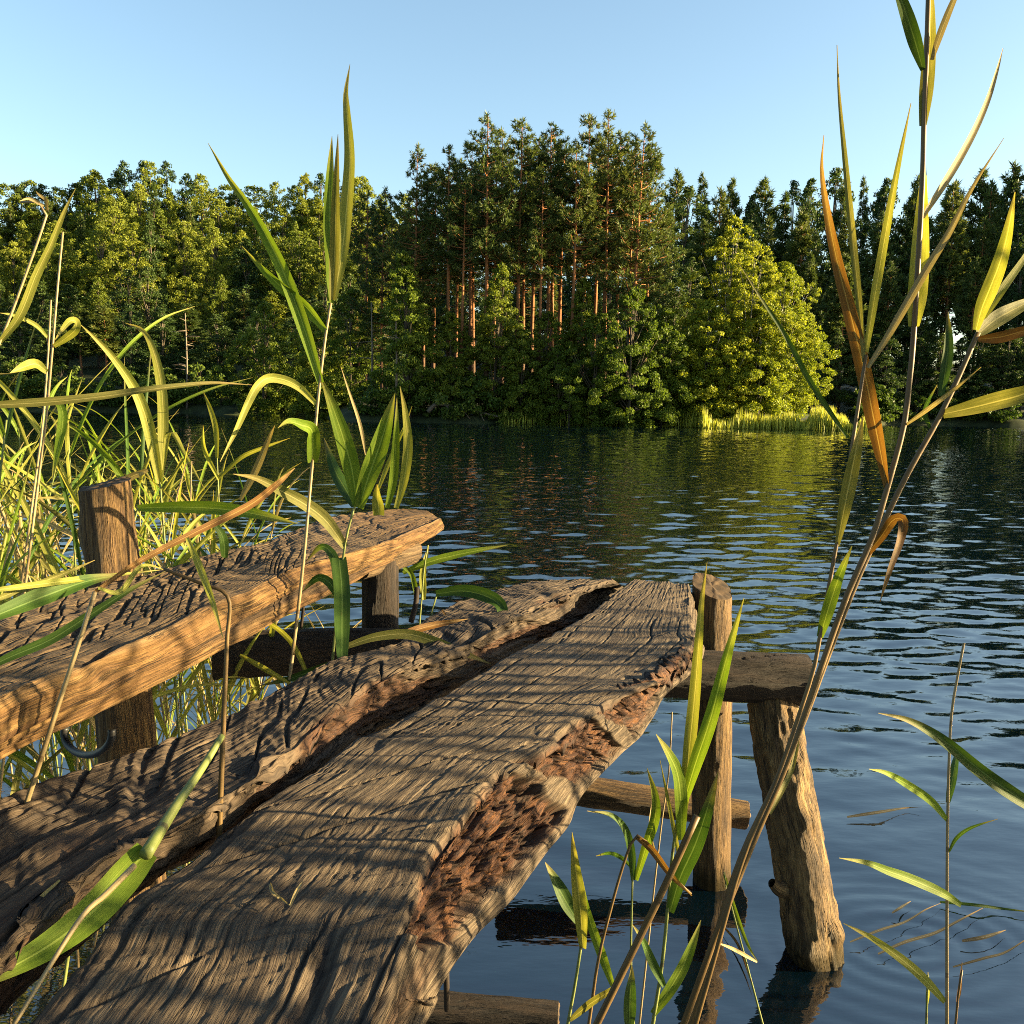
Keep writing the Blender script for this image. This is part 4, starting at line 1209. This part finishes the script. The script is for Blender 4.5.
def plant_tree(kind, x, y, s, label, cat, group=None, rz=None, name=None, sink=0.0, sz=None):
    tm, cm, nm = kind
    z = float(ground_h(np.array(x), np.array(y)))
    t = empty(name or nm, (x, y, z - sink))
    t.rotation_euler = (0, 0, random.uniform(0, 6.28) if rz is None else rz)
    t.scale = (s, s, sz or s)
    tag(t, label, cat, group)
    for pn, me in (('trunk', tm), ('crown', cm)):
        o = bpy.data.objects.new(pn, me)
        COL.objects.link(o)
        o.parent = t
    return t


PINES = [tree_kind(pine, F_PINE, B_PINE, 'pine_tree', 100 + i, 18, w, b, 1.15, 0.0, 0.28) for i, (w, b) in enumerate([(5.4, 0.52), (4.8, 0.60), (6.0, 0.46), (4.4, 0.56), (5.2, 0.63)])]
LOWPINE = tree_kind(pine, F_PINE, B_PINE, 'pine_tree', 120, 18, 6.4, 0.26, 1.05, 0.0, 0.28)
SPRUCE = [tree_kind(pine, F_PINE, B_GREY, 'spruce_tree', 140 + i, 17, 4.6, 0.12, 1.0, 1.0, 0.42) for i in range(2)]
HPINE = [tree_kind(pine, F_PINE, B_PINE, 'pine_tree', 160 + i, 17, 4.6, 0.42, 0.9, 0.0, 0.5) for i in range(2)]
HILLB = [tree_kind(broadleaf, F_HILL, B_GREY, 'broadleaf_tree', 200 + i, 16, w, 0.16, 210, 16500, 0.122, 0.78, sh) for i, (w, sh) in enumerate([(4.4, 0.6), (6.0, 0.9), (3.8, 0.5), (5.4, 0.8), (6.6, 1.1)])]
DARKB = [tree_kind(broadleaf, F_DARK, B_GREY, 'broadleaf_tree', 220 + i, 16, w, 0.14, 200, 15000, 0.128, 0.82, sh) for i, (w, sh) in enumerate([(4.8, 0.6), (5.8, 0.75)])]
BIRCH = [tree_kind(broadleaf, F_BIRCH, B_BIRCH, 'birch_tree', 240 + i, h, w, b, 300, 34000, 0.075, 0.48, sh) for i, (h, w, b, sh) in enumerate([(12.8, 6.0, 0.05, 0.85), (11.4, 6.4, 0.04, 0.95), (10.2, 5.4, 0.03, 0.9), (7.5, 4.6, 0.02, 0.9)])]
ALDER = [tree_kind(broadleaf, F_ALDER, B_GREY, 'alder_tree', 260 + i, h, w, b, 240, 29000, 0.083, 0.52, sh) for i, (h, w, b, sh) in enumerate([(9.5, 5.6, 0.06, 0.85), (8.5, 4.4, 0.08, 0.75), (10.5, 3.6, 0.12, 0.7)])]
BUSH = [tree_kind(broadleaf, F_BUSH, B_GREY, 'bush', 280 + i, 2.6, 3.4, 0.02, 40, 3200, 0.12, 0.6, 1.0) for i in range(2)]


def X_at(px, y):
    """world x of image column px at distance y (near the horizon)"""
    return (px - 512) / F * y * 1.0


tr_ = random.Random(77)
# pines of the point: (column, distance, top row)
PT = [(412, 63, 150), (384, 66, 192), (432, 66, 170), (447, 62, 152), (470, 64, 150), (484, 61, 122), (500, 67, 135), (515, 62, 128), (530, 66, 145), (541, 63, 133), (556, 68, 150), (565, 61, 150),
      (578, 64, 124), (597, 62, 120), (611, 67, 140), (623, 63, 150), (630, 62, 131), (640, 66, 152), (490, 70, 160), (455, 70, 165), (588, 70, 150), (548, 71, 140), (520, 72, 150), (420, 70, 180), (366, 70, 195), (622, 71, 160), (600, 73, 165), (472, 73, 168), (535, 60.8, 175), (460, 60.5, 185)]
lead = {(597, 62): 'tallest pine, near the right end of the stand on the point', (412, 63): 'broad dark pine at the left end of the stand on the point', (630, 62): 'pine at the right end of the stand, its low branches sunlit',
        (484, 61): 'tall pine with the leftmost high top of the stand on the point'}
for i, (px, d, yt) in enumerate(PT):
    x = X_at(px, d)
    y = d
    zt = H + d * (404 + (px - 512) * 0.0175 - yt) / F
    g = float(ground_h(np.array(x), np.array(y)))
    kd = LOWPINE if (px, d) in ((412, 63), (630, 62), (384, 66)) else PINES[i % 5]
    s = (zt - g) / 18.5
    plant_tree(kd, x, y, s, lead.get((px, d), 'tall pine with a bare orange trunk within the stand on the point'), 'pine tree', 'pines in the stand on the point')
# birches and alders at the right of the point
for k, px, d, s, lab in [(0, 714, 59.5, 1.02, 'tallest bright yellow-green birch of the sunlit group on the point'), (1, 738, 58.6, 1.0, 'wide bright birch in the middle of the sunlit group on the point'),
                         (2, 768, 58.8, 1.0, 'bright birch at the right end of the sunlit group on the point'), (3, 700, 57.6, 1.0, 'small bright birch at the left front of the sunlit group'),
                         (3, 756, 57.4, 1.02, 'small bright birch at the right front of the sunlit group'), (2, 728, 61.5, 1.08, 'bright birch at the back of the sunlit group on the point'),
                         (1, 778, 60.0, 0.86, 'rounded bright birch behind the right end of the sunlit group'),
                         (3, 722, 57.2, 0.9, 'lowest bright birch at the water in the sunlit group')]:
    d += 1.6
    plant_tree(BIRCH[k], X_at(px, d), d, s, lab, 'birch tree', 'sunlit birches on the point')
for k, px, d, s, lab in [(0, 627, 57.2, 1.0, 'leafy green alder overhanging the water left of the birches'), (0, 590, 58.6, 0.85, 'green alder left of the overhanging one, half in shade'), (1, 660, 58.5, 0.95, 'slim alder between the overhanging one and the birches'),
                         (2, 408, 59.8, 1.0, 'narrow light green tree at the left end of the point'), (2, 492, 59.8, 0.92, 'narrow light green tree before the pine trunks'), (1, 520, 59.4, 0.8, 'short green tree right of the narrow one before the pine trunks'),
                         (1, 448, 60.4, 0.78, 'green young tree at the feet of the left pine trunks'), (0, 540, 60.6, 0.72, 'broad green young tree at the feet of the middle pine trunks'),
                         (2, 573, 61.2, 0.85, 'slender green young tree at the feet of the right pine trunks'),
                         (1, 555, 59.0, 0.7, 'small dark green alder low in the middle of the point'), (0, 350, 67, 0.9, 'round green alder at the mouth of the left bay'), (0, 262, 74, 1.05, 'pale green round tree standing out on the left shore'), (1, 318, 71, 1.1, 'green alder beside the pale round tree on the left shore')]:
    plant_tree(ALDER[k], X_at(px, d), d, s, lab, 'alder tree', 'alders along the far shore')

# the wooded hill at the left and the dark forest at the right
def fill(px0, px1, rows, kinds, label_by, group, jitter=5):
    for row in rows:
        d, topy, step = row[:3]
        pool = row[3] if len(row) > 3 else kinds
        px = px0 + tr_.uniform(0, step)
        while px < px1:
            dd = d + tr_.uniform(-jitter, jitter) * 0.5
            x = X_at(px, dd)
            g = float(ground_h(np.array(x), np.array(dd)))
            zt = H + dd * (404 + (px - 512) * 0.0175 - (topy(px) + tr_.uniform(-5, 7))) / F
            kd = tr_.choice(pool)
            base_h = 17 if kd[2] != 'broadleaf_tree' else 16
            sz = max(0.45, (zt - g) / base_h)
            s = min(1.25, max(0.75, sz)) * tr_.uniform(0.8, 1.3)
            if dd > float(shore(np.array(x))) + 1:
                nm = kd[2]
                plant_tree(kd, x, dd, s, label_by[nm], nm.replace('_', ' ').replace('broadleaf ', ''), group[nm], sz=sz)
            px += step * tr_.uniform(0.75, 1.25)


LBH = {'broadleaf_tree': 'rounded leafy tree on the wooded hill left of the point', 'spruce_tree': 'pointed dark spruce on the wooded hill left of the point', 'pine_tree': 'pine with a brownish lower crown on the wooded hill left of the point'}
GRH = {'broadleaf_tree': 'leafy trees on the left hill', 'spruce_tree': 'spruces on the left hill', 'pine_tree': 'pines on the left hill'}
skyl = lambda px: 184 + 10 * math.sin(px * 0.03) + (0 if px < 300 else (px - 300) * 0.25)
fill(-160, 400, [(138, skyl, 15, [HILLB[1], HILLB[3], HILLB[4], DARKB[1]]), (127, lambda p: skyl(p) + 18, 19, [HILLB[1], HILLB[3], HILLB[4], HILLB[0], SPRUCE[0]]), (116, lambda p: skyl(p) + 38, 24), (104, lambda p: skyl(p) + 50, 27), (93, lambda p: skyl(p) + 95, 30, [DARKB[0], DARKB[1], HPINE[0], HILLB[0]]), (83, lambda p: skyl(p) + 135, 30, [DARKB[0], DARKB[1], HPINE[1]])],  # darker tree kinds in the two lowest rows stand in for the hill's shade
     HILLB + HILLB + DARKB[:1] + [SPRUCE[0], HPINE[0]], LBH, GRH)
LBR = {'broadleaf_tree': 'dark leafy tree in the shaded forest right of the point', 'spruce_tree': 'pointed spruce in the shaded forest right of the point', 'pine_tree': 'pine in the shaded forest right of the point'}
GRR = {'broadleaf_tree': 'leafy trees in the right forest', 'spruce_tree': 'spruces in the right forest', 'pine_tree': 'pines in the right forest'}
skyr = lambda px: 186 - 4 * math.sin(px * 0.04) - max(0, (px - 960)) * 0.22
fill(655, 1250, [(118, skyr, 30), (108, lambda p: skyr(p) + 10, 30), (98, lambda p: skyr(p) + 40, 34), (91, lambda p: skyr(p) + 80, 40)],
     DARKB + SPRUCE + HPINE + [HPINE[0], DARKB[0]], LBR, GRR)
fill(392, 668, [(112, lambda p: 222, 26), (98, lambda p: 246, 28), (86, lambda p: 285, 30)], DARKB + SPRUCE[:1],
     {'broadleaf_tree': 'dark leafy tree showing between the pine trunks of the point', 'spruce_tree': 'dark spruce showing between the pine trunks of the point'},
     {'broadleaf_tree': 'dark leafy trees behind the stand on the point', 'spruce_tree': 'spruces behind the stand on the point'})
fill(795, 1120, [(86, lambda p: 335, 24)], DARKB,
     {'broadleaf_tree': 'low dark leafy tree at the water edge of the shaded right shore'}, {'broadleaf_tree': 'low trees along the shaded right shore'}, 2)
# fallen dead branch and bare snags
o = empty('fallen_branch', (X_at(465, 58.5), 58.5, 0.2))
tag(o, 'bleached fallen branch dipping into the water at the left of the point', 'branch')
g = Geo()
Yb = 58.4
def W(px, py, d): return P(px, py, d)
g.add(*tube(resample([W(428, 412, Yb), W(437, 404, Yb), W(455, 407, Yb + .3), W(478, 412, Yb + .2), W(500, 417, Yb)], 24), np.linspace(0.14, 0.05, 24), 7))
for a, b in [((437, 404), (446, 396)), ((462, 409), (470, 419)), ((480, 413), (484, 421)), ((447, 406), (452, 415))]:
    g.add(*tube(resample([W(*a, Yb), W(*b, Yb - .2)], 6), np.linspace(0.06, 0.02, 6), 5))
under(link('branch', g.mesh('branch', B_DEAD)), o)
for px, yt, d, lab in [(394, 315, 59, 'bare dead trunk standing at the left end of the point'), (370, 305, 62, 'pale bare trunk standing left of the dead trunk'), (187, 315, 77, 'grey dead tree with bare twigs at the left shore'), (566, 380, 58.6, 'thin bare trunk at the water in the middle of the point')]:
    x = X_at(px, d)
    z0 = float(ground_h(np.array(x), np.array(d)))
    zt = H + d * (404 + (px - 512) * 0.0175 - yt) / F
    t = empty('dead_tree', (x, d, z0)); tag(t, lab, 'dead tree')
    g = Geo(); hh = zt - z0
    g.add(*tube(resample([(0, 0, -0.2), (0.1, 0, hh * 0.5), (0.02, 0.1, hh)], 16), np.linspace(0.11, 0.03, 16), 7))
    for k in range(14):
        zz = hh * tr_.uniform(0.3, 0.95); a = tr_.uniform(0, 6.28); l = tr_.uniform(0.4, 1.3)
        g.add(*tube(resample([(0.05, 0, zz), (l * math.cos(a), l * math.sin(a), zz + tr_.uniform(-.3, .3))], 5), np.linspace(0.03, 0.008, 5), 4))
    o = link('trunk', g.mesh('trunk', B_DEAD)); o.parent = t

# bushes on the far bank
for i in range(44):
    px = 15 + i * 23 + tr_.uniform(-8, 8)
    for d in np.arange(54, 95, 0.5):
        if d > float(shore(np.array(X_at(px, d)))) + 0.6: break
    x = X_at(px, d)
    zone = 'left of the point' if px < 390 else ('on the point' if px < 830 else 'right of the point')
    if 690 < px < 860: continue
    plant_tree(BUSH[i % 2], x, d + tr_.uniform(0, 0.8), tr_.uniform(0.7, 1.35), 'low dark bush on the far bank ' + zone, 'bush', 'bushes on the far bank ' + zone)

# pale reed bed along the point
rng = np.random.default_rng(9)
n = 9000
px = np.where(rng.uniform(0, 1, n) < 0.8, 650 + 226 * rng.beta(2.4, 1.2, n), rng.uniform(500, 720, n))
sh = shore((px - 512) / F * 57)
far_lim = np.where(px > 780, 57.5, sh)
y = np.minimum(sh, 59.5) - rng.uniform(-0.6, 3.4, n) * np.where(px > 700, 1, 0.3)
y = np.where(px > 800, rng.uniform(55.2, 58.6, n), y)
x = (px - 512) / F * y
hh = rng.uniform(0.5, 1.45, n) * (0.8 + 0.5 * vnoise(px * 0.08, 0.3)) * np.where(px > 690, 1.0, 0.75) * np.where(px > 830, 0.75, 1)
A = norm(np.stack([rng.normal(0, 0.12, n), rng.normal(0, 0.12, n), np.ones(n)], 1))
an = rng.uniform(0, 3.14, n)
B = np.stack([np.cos(an), np.sin(an), 0 * an], 1)
C = np.stack([x, y, hh * 0.5 - 0.05], 1)
V, Qd = quads(C, A, B, hh * 0.55, np.full(n, 0.035))
F_BED = foliage_mat('reed_bed_blades', [(0.1824, 0.231, 0.02592), (0.2964, 0.3283, 0.0432), (0.4104, 0.4134, 0.07776)], 0.4, 0.9)
tag(link('reed_bed', mesh_np('reed_bed', V, [Qd], F_BED)), 'pale sunlit reed bed in the water along the foot of the birches', 'reed bed', kind='stuff')

# ------------------------------------------------------------------ light
SUN_EL, SUN_AZ = R(12.5), R(92)     # azimuth clockwise from the view direction
sd = Vector((math.sin(SUN_AZ) * math.cos(SUN_EL), math.cos(SUN_AZ) * math.cos(SUN_EL), math.sin(SUN_EL)))
sl = bpy.data.lights.new('sun', 'SUN')
sl.energy = 5.0
sl.angle = R(0.5)
sl.color = (1.0, 0.755, 0.40)
so = bpy.data.objects.new('sun', sl)
COL.objects.link(so)
so.rotation_euler = (-sd).to_track_quat('-Z', 'Y').to_euler()
w = bpy.data.worlds.new('World')
sc.world = w
w.use_nodes = True
wn = w.node_tree
wn.nodes.clear()
n = N(wn)
sky = n('TexSky', sky_type='NISHITA', sun_disc=False, sun_elevation=SUN_EL, sun_rotation=SUN_AZ, altitude=100, air_density=1.0, dust_density=1.5, ozone_density=1.5)
tint = n.mix(1.0, sky.outputs[0], (1.03, 1.06, 1.0), 'MULTIPLY')
bg = n('Background', {0: tint, 1: 0.05})
wo = n('OutputWorld', {0: bg.outputs[0]})
sc.view_settings.view_transform = 'Standard'
sc.view_settings.look = 'None'
sc.view_settings.exposure = 2.83
sc.view_settings.gamma = 1
sc.cycles.max_bounces = 6
sc.cycles.transparent_max_bounces = 4
sc.cycles.use_denoising = False
sc.cycles.filter_width = 1.0
sc.cycles.sample_clamp_indirect = 6.0
